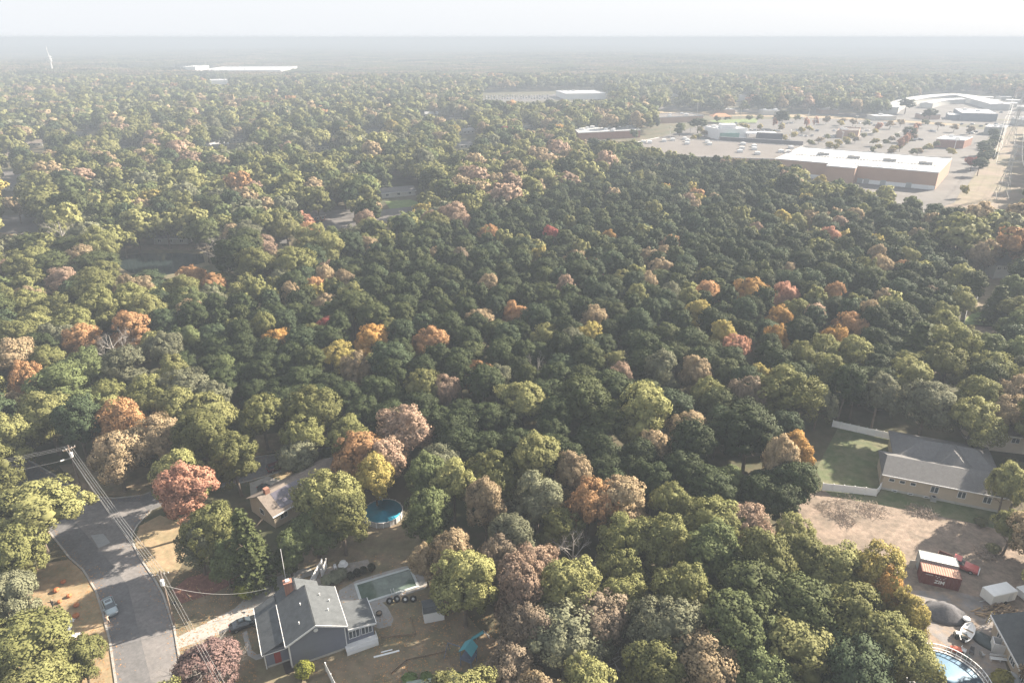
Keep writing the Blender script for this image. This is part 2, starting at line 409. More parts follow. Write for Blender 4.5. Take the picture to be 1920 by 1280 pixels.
def roof_slab(mb, p0, p1, p2, p3, t=0.14):
    """a thick sheet through four corners (counter-clockwise from above)"""
    P = [Vector(p) for p in (p0, p1, p2, p3)]
    n = (P[1]-P[0]).cross(P[3]-P[0]).normalized()
    if n.z < 0: n = -n
    mb.loft([[tuple(p) for p in P], [tuple(p + n*t) for p in P]])
def window(parent, x, y, z, w, h, axis, out=1, frame=None, panes=1, name='window'):
    """axis 'x': the window lies in a wall running along x, facing out*y"""
    f, g = MB(), MB(); e = 0.09
    def bx(mb, a0, a1, c0, c1, d0, d1):
        d0, d1 = sorted((d0*out, d1*out))
        if axis == 'x': mb.box(a0, a1, y+d0, y+d1, c0, c1)
        else: mb.box(x+d0, x+d1, a0, a1, c0, c1)
    m = x if axis == 'x' else y
    bx(f, m-w/2-e, m+w/2+e, z-e, z-0.003, 0.0, 0.07); bx(f, m-w/2-e, m+w/2+e, z+h+0.003, z+h+e, 0.0, 0.07)
    bx(f, m-w/2-e, m-w/2-0.003, z, z+h, 0.0, 0.07); bx(f, m+w/2+0.003, m+w/2+e, z, z+h, 0.0, 0.07)
    for k in range(1, panes): 
        c = m-w/2+w*k/panes; bx(f, c-.05, c+.05, z, z+h, 0.0, 0.06)
    bx(g, m-w/2, m+w/2, z, z+h, 0.0, 0.03)
    fo = f.build(name, frame or white_m, parent); g.build('pane', glass_m, fo); return fo

# --- the slate blue house by the pool
def blue_house():
    t = thing('house', 'slate blue two-storey gabled house with dark shingle roof beside the rectangular pool', 'house', at(547,1252,0), math.atan2(.43,.90))
    Wd, D, E, Rg = 8.6, 8.6, 4.9, 7.0
    w = MB()
    w.prism([(0,0),(Wd,0),(Wd,D),(0,D)], 0.4, E-0.02)
    w.add([(0,0,E),(Wd,0,E),(Wd/2,0,Rg),(0,D,E),(Wd,D,E),(Wd/2,D,Rg)], [(0,1,2),(5,4,3),(0,2,5,3),(1,4,5,2)])
    w.prism([(-3.3,1.6),(-0.003,1.6),(-0.003,11.0),(-3.3,11.0)], 0.4, 3.3)
    w.prism([(0,D+.003),(Wd-2.5,D+.003),(Wd-2.5,11.5),(0,11.5)], 0.4, E-0.5)
    w.build('wall', sid_blue, t)
    f = MB(); f.prism([(.02,-.03),(Wd-.02,-.03),(Wd-.02,D-.03),(.02,D-.03)], -.1, .397); f.prism([(-3.28,1.62),(-.03,1.62),(-.03,10.9),(-3.28,10.9)], -.1, .397)
    f.build('foundation', conc_w, t)
    r = MB(); o = 0.35; k = (Rg-E)/(Wd/2)
    roof_slab(r, (-o,-o,E-o*k+.02), (Wd/2,-o,Rg+.02), (Wd/2,D+o,Rg+.02), (-o,D+o,E-o*k+.02))
    roof_slab(r, (Wd/2,-o,Rg+.02), (Wd+o,-o,E-o*k+.02), (Wd+o,D+o,E-o*k+.02), (Wd/2,D+o,Rg+.02))
    ro = r.build('roof', sh_dark, t)
    # lower wing with its own slope, the back gable
    r = MB()
    roof_slab(r, (-3.75,1.15,3.2), (-.36,1.15,4.62), (-.36,11.4,4.62), (-3.75,11.4,3.2))
    r.build('wing_roof', sh_dark, t)
    r = MB()
    roof_slab(r, (-.3,D+.36,E-.5), (3.0,D+.36,Rg-.5), (3.0,11.9,Rg-.5), (-.3,11.9,E-.5))
    roof_slab(r, (3.0,D+.36,Rg-.5), (6.5,D+.36,E-.5), (6.5,11.9,E-.5), (3.0,11.9,Rg-.5))
    r.build('back_roof', sh_dark, t)
    tr = MB()
    for a, b in (((-o,-o,E-o*k+.02),(Wd/2,-o,Rg+.02)), ((Wd/2,-o,Rg+.02),(Wd+o,-o,E-o*k+.02))):
        A, B = Vector(a), Vector(b)
        tr.loft([[tuple(A+Vector((0,-.06,-.16))), tuple(A+Vector((0,-.005,-.16))), tuple(A+Vector((0,-.005,.18))), tuple(A+Vector((0,-.06,.18)))],
                 [tuple(B+Vector((0,-.06,-.16))), tuple(B+Vector((0,-.005,-.16))), tuple(B+Vector((0,-.005,.18))), tuple(B+Vector((0,-.06,.18)))]])
    for xx in (-o-.07, Wd+o+.004): tr.box(xx, xx+.07, -o, D+o, E-o*k-.1, E-o*k+.19)
    tr.box(-3.83,-3.755,1.15,11.4,3.08,3.38); tr.box(-3.75,-.36,1.08,1.145,3.1,3.22)
    tr.box(.0,.14,-.05,-.004,.5,E-.2); tr.box(Wd-.14,Wd,-.05,-.004,.5,E-.2)
    tr.build('fascia', white_m, t)
    v = MB(M=Matrix.Translation((Wd/2,-.002,Rg-1.1)) @ Matrix.Rotation(math.pi/2,4,'X')); v.lathe([(.34,0),(.34,.08),(.26,.1)], 20); v.build('vent', white_m, t)
    c = MB(); c.box(1.3,2.5,9.3,10.2,4.5,8.0); c.box(1.2,2.6,9.2,10.3,8.003,8.15)
    co = c.build('chimney', brick, t); MB().box(1.6,2.2,9.45,10.05,8.153,8.4).build('flue', white_m, co)
    # porch under the wing
    p = MB(); 
    for yy in (1.75,): p.box(-3.5,-3.36,yy-.3,yy-.16,0,3.15)
    p.build('porch_post', white_m, t)
    MB().box(-2.1,-1.15,1.55,1.597,.4,2.5).build('front_door', red_m, t)
    for x, y in ((2.2,2.0),(3.0,5.4),(6.2,6.5),(6.8,3.0),(7.4,5.2)):
        z = E + (Rg-E)*(1-abs(x-Wd/2)/(Wd/2)); MB().lathe([(.07,z),(.07,z+.55),(.1,z+.56),(.1,z+.62)],8,(x,y)).build('roof_pipe', metal_w, t)
    # sun room with deck
    s = MB(); s.prism([(Wd+.003,.3),(13.0,.3),(13.0,5.4),(Wd+.003,5.4)], .5, 3.25); s.build('sun_room', sid_blue, t)
    r = MB(); roof_slab(r, (Wd+.36,-.1,3.75), (13.4,-.1,3.2), (13.4,5.8,3.2), (Wd+.36,5.8,3.75)); r.build('sun_room_roof', sh_dark, t)
    tr = MB(); tr.box(13.404,13.48,-.1,5.8,3.12,3.4)
    A, B = Vector((Wd+.36,-.17,3.7)), Vector((13.4,-.17,3.15))
    tr.loft([[tuple(q+Vector(d)) for d in ((0,0,-.1),(0,.065,-.1),(0,.065,.22),(0,0,.22))] for q in (A,B)]); tr.build('sun_room_fascia', white_m, t)
    window(t, 9.9,.3,1.55,1.6,1.4,'x',-1,panes=3); window(t, 11.9,.3,1.55,1.6,1.4,'x',-1,panes=3)
    d = MB(); d.box(8.2,13.2,-1.4,.29,.5,.62); d.box(8.2,13.2,-1.44,-1.38,0,.497)
    do = d.build('deck', white_m, t)
    rl = MB(); rl.box(8.2,13.2,-1.42,-1.36,1.35,1.43)
    for i in range(27): rl.box(8.2+i*.19,8.24+i*.19,-1.41,-1.37,0.623,1.347)
    rl.box(13.14,13.2,-1.35,.25,1.35,1.43)
    for i in range(9): rl.box(13.15,13.19,-1.3+i*.18,-1.26+i*.18,0.623,1.347)
    rl.build('railing', white_m, do)
    dp = MB(); dp.box(.1,.22,-.16,-.053,.3,E-.2); dp.build('downpipe', white_m, t)
    window(t, -3.3,4.0,1.5,1.4,1.2,'y',-1,panes=2); window(t, -3.3,8.0,1.5,1.4,1.2,'y',-1,panes=2)
    return t
blue_house()

def gable_house(name, label, loc, rz, W, D, E, Rg, roof, wall, wing=None, chim=None, nwin=3, cat='house', hip=0.0, base=True):
    """W along local x (the ridge runs along x), D deep, its front wall facing -y"""
    t = thing(name, label, cat, loc, rz)
    w = MB(); w.prism([(0,0),(W,0),(W,D),(0,D)], -.1, E-.01)
    if hip == 0: w.add([(0,0,E),(0,D,E),(0,D/2,Rg),(W,0,E),(W,D,E),(W,D/2,Rg)], [(0,2,1),(3,4,5),(0,3,5,2),(1,2,5,4)])
    w.build('wall', wall, t)
    r = MB(); o = .5; k = (Rg-E)/(D/2); ze = E-o*k+.03; h = hip
    if h == 0:
        roof_slab(r, (-o,-o,ze), (W+o,-o,ze), (W+o,D/2,Rg+.03), (-o,D/2,Rg+.03))
        roof_slab(r, (-o,D/2,Rg+.03), (W+o,D/2,Rg+.03), (W+o,D+o,ze), (-o,D+o,ze))
    else:
        r.add([(-o,-o,ze),(W+o,-o,ze),(W+o,D+o,ze),(-o,D+o,ze),(h,D/2,Rg),(W-h,D/2,Rg),(-o,-o,ze-.15),(W+o,-o,ze-.15),(W+o,D+o,ze-.15),(-o,D+o,ze-.15)],
              [(0,1,5,4),(2,3,4,5),(3,0,4),(1,2,5),(0,6,7,1),(1,7,8,2),(2,8,9,3),(3,9,6,0),(6,9,8,7)])
    ro = r.build('roof', roof, t)
    if chim:
        c = MB(); c.box(chim-.5,chim+.5,D/2-.45,D/2+.45,Rg-.6,Rg+1.1); c.build('chimney', brick, ro)
    f = MB(); f.box(-o,W+o,-o-.07,-o-.004,ze-.12,ze+.16); f.build('gutter', white_m, ro)
    for i in range(nwin):
        window(t, W*(i+.5)/nwin, 0, E-1.9, min(1.5,W/nwin*.5), 1.15, 'x', -1, panes=2)
    window(t, 0, D*.5, E-1.9, 1.3, 1.15, 'y', -1)
    window(t, W, D*.5, E-1.9, 1.3, 1.15, 'y', 1)
    MB().box(W*.5+W/nwin*.0-.45, W*.5+.45, -.06, -.003, 0, 2.05).build('door', white_m, t) if nwin % 2 == 0 else None
    return t

# tan house with solar panels off the side street
A = at(517,990,0); B = at(567,961,0); d = (B-A); rz = math.atan2(d.y, d.x)
t = gable_house('house', 'tan house with brown roof, solar panels and brick chimney beside a side street driveway', A, rz, 17.0, 8.4, 3.3, 5.6, sh_brown, sid_tan, chim=1.6, nwin=4)
sp = MB()
k = (5.6-3.3)/4.2
for i in range(6):
    for j in range(2):
        x0 = 1.9+i*1.12; y0 = 0.2+j*1.75
        roof_slab(sp, (x0,y0,3.45+y0*k), (x0+1.06,y0,3.45+y0*k), (x0+1.06,y0+1.65,3.45+(y0+1.65)*k), (x0,y0+1.65,3.45+(y0+1.65)*k), .07)
sp.build('solar_panel', mat('solar_cells', (0.09,0.085,0.11), 0.25, 0.08, 1.0, spec=0.6), t)

# long tan ranch house by the cleared lot
A = at(1651,916,0); B = at(1885,963,0); d = B-A; rz = math.atan2(d.y, d.x)
t = thing('house', 'long tan ranch house with grey cross-hipped roof next to a white fenced lawn', 'house', A, rz)
L = 23.0; E = 3.9; Rg = 6.0; D = 9.0
w = MB(); w.prism([(0,0),(L,0),(L,D),(0,D)], -.1, E-.01); w.prism([(3,D+.003),(L-1,D+.003),(L-1,19),(3,19)], -.1, E-.01)
w.add([(0,0,E),(0,D,E),(.9,D/2,Rg)],[(0,2,1)]); w.build('wall', sid_tan, t)
MB().box(.03,L,-.05,-.003,-.1,.55).build('foundation', conc_w, t)
def hiproof(r, x0, x1, y0, y1, ze, zr, h0, h1, along='x'):
    if along == 'x':
        a, b = (x0+h0,(y0+y1)/2,zr), (x1-h1,(y0+y1)/2,zr); F4 = [(0,1,5,4),(2,3,4,5),(3,0,4),(1,2,5)]
    else:
        a, b = ((x0+x1)/2,y0+h0,zr), ((x0+x1)/2,y1-h1,zr); F4 = [(0,1,4),(1,2,5,4),(2,3,5),(3,0,4,5)]
    r.add([(x0,y0,ze),(x1,y0,ze),(x1,y1,ze),(x0,y1,ze),a,b,(x0,y0,ze-.16),(x1,y0,ze-.16),(x1,y1,ze-.16),(x0,y1,ze-.16)],
          F4 + [(0,6,7,1),(1,7,8,2),(2,8,9,3),(3,9,6,0),(6,9,8,7)])
r = MB(); hiproof(r,-.5,L+.5,-.6,D+.5,E+.02,Rg,1.0,.5); r.build('roof', sh_grey, t)
r = MB(); hiproof(r,2.4,L-.5,D-2.0,19.6,E+.06,Rg+.35,6,4); r.build('back_roof', sh_grey, t)
r = MB(); hiproof(r,9.5,17.5,4.6,16.5,E+.3,Rg+1.2,4.6,4.6,'y'); r.build('cross_roof', sh_grey, t)
MB().box(-.5,L+.5,-.68,-.604,E-.14,E+.05).build('gutter', white_m, t)
for x in (1.6,3.6,5.6): window(t,x,0,2.4,.9,.6,'x',-1)
window(t,9.6,0,1.7,1.3,1.4,'x',-1,panes=2)
for x in (2.6,5.6,8.6): window(t,x,-.052,.12,.8,.25,'x',-1,name='basement_window')
window(t,14.5,0,1.7,1.3,1.4,'x',-1,panes=2); window(t,19,0,1.7,1.3,1.4,'x',-1,panes=2)
MB().box(-.0,.003,2.5,3.5,.1,2.2).build('door', white_m, t)
a = thing('air_conditioner', 'grey outdoor air conditioning unit against the wall of the long tan ranch house', 'air conditioner', at(1749,938,0), rz)
MB().box(-.5,.5,-.45,.45,.1,1.0).build('casing', metal_g, a); MB().lathe([(.36,1.003),(.36,1.03),(.1,1.04)],16).build('fan_grille', dark_m, a); MB().box(-.55,.55,-.5,.5,0,.097).build('pad', conc_w, a)

# cream house behind it at the frame edge; grey-roofed one in the corner
p = at(1824,840,0)
gable_house('house', 'cream house with large windows glimpsed between oaks above the ranch house roof', p, R(-14), 16, 9, 4.6, 6.4, sh_brown, mat('cream_siding',(0.55,0.48,0.40),.75,.08,.8), nwin=3)
B = at(1858,1153,3.0); A = at(1935,1296,3.0); d = A-B; B.z = 0; L = math.hypot(d.x, d.y)
t = thing('house', 'house with dark grey roof and white eave beside the cluttered yard', 'house', B, math.atan2(d.y,d.x))
w = MB(); w.prism([(.4,.6),(L+4,.6),(L+4,11),(.4,11)], -.1, 2.95); w.add([(.4,.6,2.95),(.4,11,2.95),(.4,5.8,5.2)],[(0,2,1)]); w.build('wall', sid_tan, t)
r = MB(); roof_slab(r,(0,0,2.95),(L+4,0,2.95),(L+4,5.8,5.3),(0,5.8,5.3)); roof_slab(r,(0,5.8,5.3),(L+4,5.8,5.3),(L+4,11.6,2.95),(0,11.6,2.95)); r.build('roof', sh_dark, t)
g = MB(); g.box(0,L+4,-.12,-.01,2.85,3.12); g.build('gutter', white_m, t)
for x in (3,7.5,11): window(t,x,.6,.9,1.6,1.3,'x',-1,panes=3)

t = thing('antenna_mast', 'thin white mast beside the chimney of the slate blue house', 'mast', at(540,1110), 0)
MB().tube([(0,0,0),(0,0,9.5)],.05,6).build('pole', white_m, t)
# small houses among the trees in the middle distance
hs = [
 ((716,372),(779,366),8,9,3.0,5.0,sh_grey,sid_grey,'grey-roofed bungalow above a small bright green lawn'),
 ((14,300),(62,297),9,9,3.0,5.0,sh_brown,sid_grey,'brown-roofed house beyond the big green trees'),
 ((50,276),(80,274),6,9,3.0,5.2,sh_brown,sid_grey,'low brown-roofed house half hidden under rust-coloured trees'),
 ((136,258),(172,252),7,14,3.0,4.6,white_roof,sid_grey,'long low house with a nearly white roof in the trees'),
 ((226,282),(262,276),6,9,3.0,5.2,sh_grey,sid_grey,'small house with blue-grey roof behind a green conifer'),
 ((390,280),(430,276),6,9,3.0,5.0,white_roof,sid_grey,'pale-roofed house under tall olive oaks'),
 ((436,268),(458,266),5,7,3.0,5.0,sh_grey,sid_grey,'small white gabled house next to the pale-roofed house'),
 ((594,283),(618,281),5,7,3.0,5.0,sh_dark,sid_grey,'small dark-roofed house at the end of a clearing'),
 ((797,219),(822,216),6,9,3.0,5.2,white_roof,sid_grey,'far white house beside an orange tree'),
 ((843,226),(868,223),6,9,3.0,5.2,sh_brown,sid_tan,'far tan house in a small brown clearing'),
 ((868,252),(890,250),6,9,3.0,5.2,white_roof,sid_grey,'white roof just showing among yellow-green crowns'),
 ((862,279),(886,277),6,9,3.0,5.2,sh_grey,sid_grey,'grey roof below a dark red tree'),
 ((584,418),(606,414),5,8,3.0,5.0,brown_roof,brick,'small brick outbuilding near the pink-red tree'),
 ((1862,522),(1892,530),9,8,5.5,8.2,sh_grey,sid_grey,'white gabled house in shade beyond the small garden'),
 ((10,358),(32,352),6,8,3.0,5.0,sh_grey,sid_grey,'blue-grey roof beside the street at the edge of the woods'),
 ((290,458),(352,458),5,8,3.0,5.0,sh_grey,sid_grey,'grey house on the far bank of the dark pond'),
 ((500,470),(540,466),5,8,3.0,5.0,sh_grey,sid_grey,'grey-roofed house sunk among pinkish trees'),
 ((690,250),(716,248),6,9,3.0,5.0,sh_grey,sid_grey,'distant grey house north of the bungalow with the lawn'),
 ((985,246),(1010,244),6,9,3.0,5.0,white_roof,sid_grey,'pale far house in front of the rust-coloured grove'),
]
HOUSE_PROT = []
for a, b, dep, D, E, Rg, rf, wl, lb in hs:
    A, B = at(*a), at(*b); d = B-A; W = max(8.0, math.hypot(d.x, d.y) if abs(d.y) < abs(d.x) else abs(d.x)*1.1)
    gable_house('house', lb, A, 0.12 if abs(d.y) > abs(d.x) else math.atan2(d.y,d.x), W, D, E, Rg, rf, wl, nwin=3)
    HOUSE_PROT.append(([(a[0]-3,a[1]-2),(b[0]+3,b[1]-2),(b[0]+2,b[1]-14 if a[1]>300 else b[1]-7),(a[0]-2,a[1]-14 if a[1]>300 else a[1]-7)], min(A.y,B.y)+6))

# --- commercial buildings: flat roofs behind parapets
def flat_block(name, label, poly, h, wall, roof, par=0.7, cat='building', units=0, trim=None, band=None, world=True, seed=1):
    """poly: world ground corners, first edge = the side towards the camera"""
    P = [Vector((p[0],p[1],0)) for p in poly]; o = P[0]
    t = thing(name, label, cat, o, 0); Q = [p-o for p in P]
    a = sum(Q[i].x*Q[(i+1)%len(Q)].y-Q[(i+1)%len(Q)].x*Q[i].y for i in range(len(Q)))
    if a < 0: Q = [Q[0]] + Q[1:][::-1]
    MB().prism([tuple(q[:2]) for q in Q], -.1, h).build('wall', wall, t)
    cen = sum(Q, Vector())/len(Q)
    inn = [q + (cen-q).normalized()*1.0 for q in Q]
    MB().prism([tuple(q[:2]) for q in inn], h+.003, h+.12).build('roof', roof, t)
    pr = MB()
    for i in range(len(Q)):
        a1, b1, a2, b2 = Q[i], Q[(i+1)%len(Q)], Q[i]+(cen-Q[i]).normalized()*.55, Q[(i+1)%len(Q)]+(cen-Q[(i+1)%len(Q)]).normalized()*.55
        pr.loft([[(a1.x,a1.y,h+.005),(a1.x,a1.y,h+par),(a2.x,a2.y,h+par),(a2.x,a2.y,h+.005)],[(b1.x,b1.y,h+.005),(b1.x,b1.y,h+par),(b2.x,b2.y,h+par),(b2.x,b2.y,h+.005)]])
    pr.build('parapet', trim or wall, t)
    rnd = random.Random(seed)
    if units:
        e1, e2 = Q[1]-Q[0], Q[-1]-Q[0]
        for k in range(units):
            c = Q[0] + e1*rnd.uniform(.08,.92) + e2*rnd.uniform(.15,.85)
            s = rnd.uniform(1.3,2.4)
            u = MB(); u.box(c.x-s,c.x+s,c.y-s*.8,c.y+s*.8,h+.15,h+1.9); u.box(c.x-s*.6,c.x+s*.6,c.y-s*.5,c.y+s*.5,h+1.903,h+2.2); u.build('roof_unit', metal_w, t)
    if band:
        bm, z0, z1 = band
        d1 = (Q[1]-Q[0]).normalized(); n1 = Vector((d1.y,-d1.x,0))
        a1, b1 = Q[0]+n1*.06, Q[1]+n1*.06
        MB().loft([[(a1.x,a1.y,z0),(a1.x,a1.y,z1),(Q[0].x,Q[0].y,z1),(Q[0].x,Q[0].y,z0)],[(b1.x,b1.y,z0),(b1.x,b1.y,z1),(Q[1].x,Q[1].y,z1),(Q[1].x,Q[1].y,z0)]]).build('wall_band', bm, t)
    return t, Q
def front_rect(l, r, dep, z=0, skew=0.0):
    A, B = at(l[0],l[1],z), at(r[0],r[1],z); A.z = B.z = 0
    d = (B-A).normalized(); n = Vector((-d.y, d.x, 0)); 
    if n.y < 0: n = -n
    n = (n + d*skew)
    return [A, B, B+n*dep, A+n*dep]

H = 10.5
FL, FR, BR, BL = at(1454,299,H), at(1760,325,H), at(1785,298,H), at(1507,277,H)
st, Q = flat_block('store', 'huge brick superstore with bright white roof behind the pine wood', [FL,FR,BR,BL], H, brick_far, white_roof, .6, trim=white_roof)
e1, e2 = (Q[1]-Q[0]), (Q[-1]-Q[0]); d1 = e1.normalized(); n1 = Vector((d1.y,-d1.x,0))
rb = MB()                                          # the seams and walkway on the membrane
for i in range(1, 34):
    a, b = Q[0]+e1*(i/34)+e2*.03, Q[0]+e1*(i/34)+e2*.97
    rb.loft([[(a.x-.12,a.y,H+.13),(a.x+.12,a.y,H+.13),(a.x+.12,a.y,H+.2),(a.x-.12,a.y,H+.2)],[(b.x-.12,b.y,H+.13),(b.x+.12,b.y,H+.13),(b.x+.12,b.y,H+.2),(b.x-.12,b.y,H+.2)]])
rb.build('roof_seam', metal_w, st)
for i, (fx, fy) in enumerate(((.22,.55),(.43,.5),(.66,.5),(.88,.48))):
    c = Q[0]+e1*fx+e2*fy; u = MB(); u.box(c.x-3.4,c.x+3.4,c.y-2.4,c.y+2.4,H+.15,H+1.7); u.box(c.x-2.4,c.x-.3,c.y-1.6,c.y+1.6,H+1.703,H+2.1); u.build('roof_unit', mat('roof_unit_grey',(.3,.3,.3),.7,.15,.5), st)
for i in range(46):
    c = Q[0]+e1*(.06+.9*i/46)+e2*.42; MB().box(c.x-.7,c.x+.7,c.y-.35,c.y+.35,H+.14,H+.6).build('roof_vent', mat('vent_grey',(.22,.22,.22),.7,.15,.5), st)
for i in range(22):
    c = Q[0]+e1*(.5+.42*i/22)+e2*.12; MB().box(c.x-.5,c.x+.5,c.y-.3,c.y+.3,H+.14,H+.5).build('roof_vent', MATS['vent_grey'], st)
a, b = Q[0]+e1*.35, Q[0]+e1*.53
MB().prism([tuple(q[:2]) for q in (a+n1*9,b+n1*9,b+n1*.01,a+n1*.01)], -.1, H-.3).build('loading_bay', brick_far, st)
MB().prism([tuple(q[:2]) for q in (a+n1*9.1-d1*.1,b+n1*9.1+d1*.1,b+n1*.02+d1*.1,a+n1*.02-d1*.1)], H-.295, H+.3).build('bay_roof', white_roof, st)
a, b = Q[0]+e1*.545, Q[0]+e1*.998
MB().prism([tuple(q[:2]) for q in (a+n1*.12,b+n1*.12,b+n1*.003,a+n1*.003)], 0, 2.6).build('painted_base', white_m, st)
a, b = Q[0]+e1*.1, Q[0]+e1*.345
MB().prism([tuple(q[:2]) for q in (a+n1*.12,b+n1*.12,b+n1*.003,a+n1*.003)], 0, 2.6).build('painted_base', white_m, st)
for fx in (.56,.6,.7,.85):
    c = Q[0]+e1*fx+n1*.125; e = d1*1.6
    MB().prism([tuple(q[:2]) for q in (c-e+n1*.06,c+e+n1*.06,c+e,c-e)], 0, 3.2).build('dock_door', metal_g, st)

# long grey-roofed shops running off from it
Hs = 7.5
pl = [at(1225,292,Hs), at(1455,299,Hs)+Vector((-.5,0,0)), at(1507,275,Hs)+Vector((-.6,.5,0)), at(1236,258,Hs), at(1190,268,Hs)]
t, Q = flat_block('shopping_center', 'long low shopping row with grey-brown roof beside the white-roofed superstore', pl, Hs, brick_far, brown_roof, .5, trim=white_roof)
for px, py in ((1206,268),(1218,269),(1245,266),(1261,264),(1284,262),(1289,266),(1326,268),(1330,272),(1391,280),(1393,272),(1387,286),(1414,276),(1414,281),(1420,290),(1464,286),(1478,287),(1483,279),(1288,271)):
    c = at(px,py,Hs)-pl[0]; u = MB(); u.box(c.x-1.7,c.x+1.7,c.y-2,c.y+2,Hs+.13,Hs+2.0); u.box(c.x-.9,c.x+.9,c.y-1,c.y+1,Hs+2.003,Hs+2.3); u.build('roof_unit', metal_w, t)
a, b = at(1350,264,Hs)-pl[0], at(1505,273,Hs)-pl[0]
MB().prism([(a.x,a.y),(b.x,b.y),(b.x,b.y+2),(a.x,a.y+2)], Hs-.1, Hs+3.2).build('facade_screen', mat('slate_screen',(.12,.13,.15),.8,.1,.3), t)
a, b = at(1423,262,Hs)-pl[0], at(1468,264,Hs)-pl[0]
MB().prism([(a.x,a.y+2.1),(b.x,b.y+2.1),(b.x,b.y+8),(a.x,a.y+8)], 0, Hs+5.5).build('entrance_tower', MATS['slate_screen'], t)
# white glazed entrance pavilion
t, Q = flat_block('showroom', 'white pavilion with green glass front standing in the shops parking area', front_rect((1345,262),(1400,260),26), 9, white_m, white_roof, .5, units=2)
MB().box(2,20,-.4,-.01,.5,6).build('glass_front', mat('green_glass',(.18,.33,.30),.2,.1,.3), t)
MB().box(28,58,4,18,4.5,5.4).build('canopy', white_m, t)
for x in (30,56): MB().box(x,x+.8,5,5.8,0,4.497).build('canopy_post', white_m, t)
MB().box(4,18,6,16,9.2,13).build('lantern_roof', white_m, t)
t, Q = flat_block('building', 'low shop with white roof and brick-red front wall north of the pine wood', front_rect((1084,264),(1200,258),42,0,.3), 6.5, brick, white_roof, .7, units=9, trim=white_roof, seed=5)
t, Q = flat_block('building', 'wide brown restaurant block with small orange hipped roof behind parking trees', front_rect((1232,232),(1318,228),34,0,.1), 6, brick_far, brown_roof, .9, units=4, trim=white_roof, seed=6)
r = MB(); hiproof(r,62,84,4,20,7,10,6,6); r.build('hip_roof', mat('orange_tile',(.42,.22,.12),.8,.1,.5), t)
t, Q = flat_block('building', 'small brick shop with parapet between rows of round yellow parking trees', front_rect((1568,258),(1608,259),26,0,.3), 6, brick_far, brown_roof, .9, units=3, trim=brick_far, seed=7)
t, Q = flat_block('bank', 'brick bank with white roof and drive-through next to the red tree row', front_rect((1752,276),(1805,279),30,0,.3), 6.5, brick, white_roof, .9, units=2, trim=white_m, seed=8)
MB().box(2,16,-.2,-.01,.6,4.6).build('shop_window', glass_m, t)
t, Q = flat_block('building', 'white-roofed blue-grey workshop near the top of the power line strip', front_rect((1843,252),(1880,254),24,0,.2), 7, metal_g, white_roof, .6, units=2, trim=white_m, seed=9)
t, Q = flat_block('warehouse', 'dark-walled warehouse with white roof in front of the storage yard', front_rect((1800,226),(1868,228),60,0,.1), 8, mat('slate_wall',(.16,.19,.23),.8,.08,.2), white_roof, .5, units=2, trim=white_roof, seed=10)
t, Q = flat_block('building', 'small blue-walled shed along the highway by the storage yard', front_rect((1776,224),(1800,225),26), 5, MATS['slate_wall'], metal_w, .4, seed=11)
t, Q = flat_block('building', 'long low building with pale roof at the edge of the storage yard trees', front_rect((1640,226),(1680,226),20), 4.5, sid_grey, white_roof, .4, units=1, seed=12)

for lb, l, r_, dep, h_, sd in (('low brick cafe between the highway and the brown restaurant block',(1345,214),(1378,214),18,5,31),('pale petrol station canopy by the highway',(1430,216),(1462,216),16,5,32),('small tan shop beyond the red-leaved parking trees',(1540,214),(1572,214),18,5,33),('white workshop just north of the storage yard street',(1905,236),(1935,237),22,6,34),('grey depot facing the warehouse',(1730,224),(1762,224),18,5,35)):
    flat_block('building', lb, front_rect(l,r_,dep), h_, brick_far if sd % 2 else sid_grey, white_roof if sd % 3 else brown_roof, .6, units=2, seed=sd, trim=white_roof)
# storage units: long curved row and straight rows
def arc_row(label, pts, wid, h, rise=1.6):
    t = thing('storage_shed', label, 'storage shed', at(*pts[0]), 0); o = t.location.copy()
    K = [at(*p)-o for p in pts]; P = []
    for i in range(len(K)-1):                       # smooth curve through the points
        a, b, c, d = K[max(i-1,0)], K[i], K[i+1], K[min(i+2,len(K)-1)]
        for j in range(5):
            u = j/5; P.append(.5*((2*b)+(c-a)*u+(2*a-5*b+4*c-d)*u*u+(3*b-a-3*c+d)*u**3))
    P.append(K[-1]); rings, rr = [], []
    for i, p in enumerate(P):
        d = (P[min(i+1,len(P)-1)]-P[max(i-1,0)]).normalized(); n = Vector((-d.y,d.x,0))*wid/2
        rings.append([tuple(p-n), tuple(p+n), tuple(p+n+Vector((0,0,h))), tuple(p-n+Vector((0,0,h)))])
        n2 = n*1.06
        rr.append([tuple(p-n2+Vector((0,0,h+.01))), tuple(p+n2+Vector((0,0,h+.01))), tuple(p+n2+Vector((0,0,h+.3))), tuple(p+Vector((0,0,h+rise))), tuple(p-n2+Vector((0,0,h+.3)))])
    MB().loft(rings).build('wall', sid_grey, t); MB().loft(rr).build('roof', white_roof, t)
    return t
arc_row('long curved white storage shed sweeping round the west side of the yard', [(1664,213),(1672,206),(1690,200),(1712,194),(1738,190),(1770,187),(1800,187)], 22, 7)
arc_row('long white storage shed sloping away east of the curved one', [(1806,188),(1830,194),(1852,200),(1876,207)], 24, 7)
arc_row('inner curved white shed nested inside the long curved one', [(1735,203),(1752,198),(1775,195),(1800,194)], 16, 6)
for i, (a, b) in enumerate((((1838,193),(1872,195)),((1822,188),(1860,189)),((1880,200),(1905,201)),((1884,194),(1912,195)),((1905,207),(1930,208)),((1870,188),(1890,188)))):
    arc_row(('low white shed row number one east of the curve','short white shed tucked behind the sloping shed','white boxy shed at the eastern corner of the storage yard','pale shed on the northern edge of the storage yard','white shed touching the picture edge near the storage yard','tiny white shed farthest up in the storage yard')[i].replace('number one ',''), [a,b], 14, 5, 1)

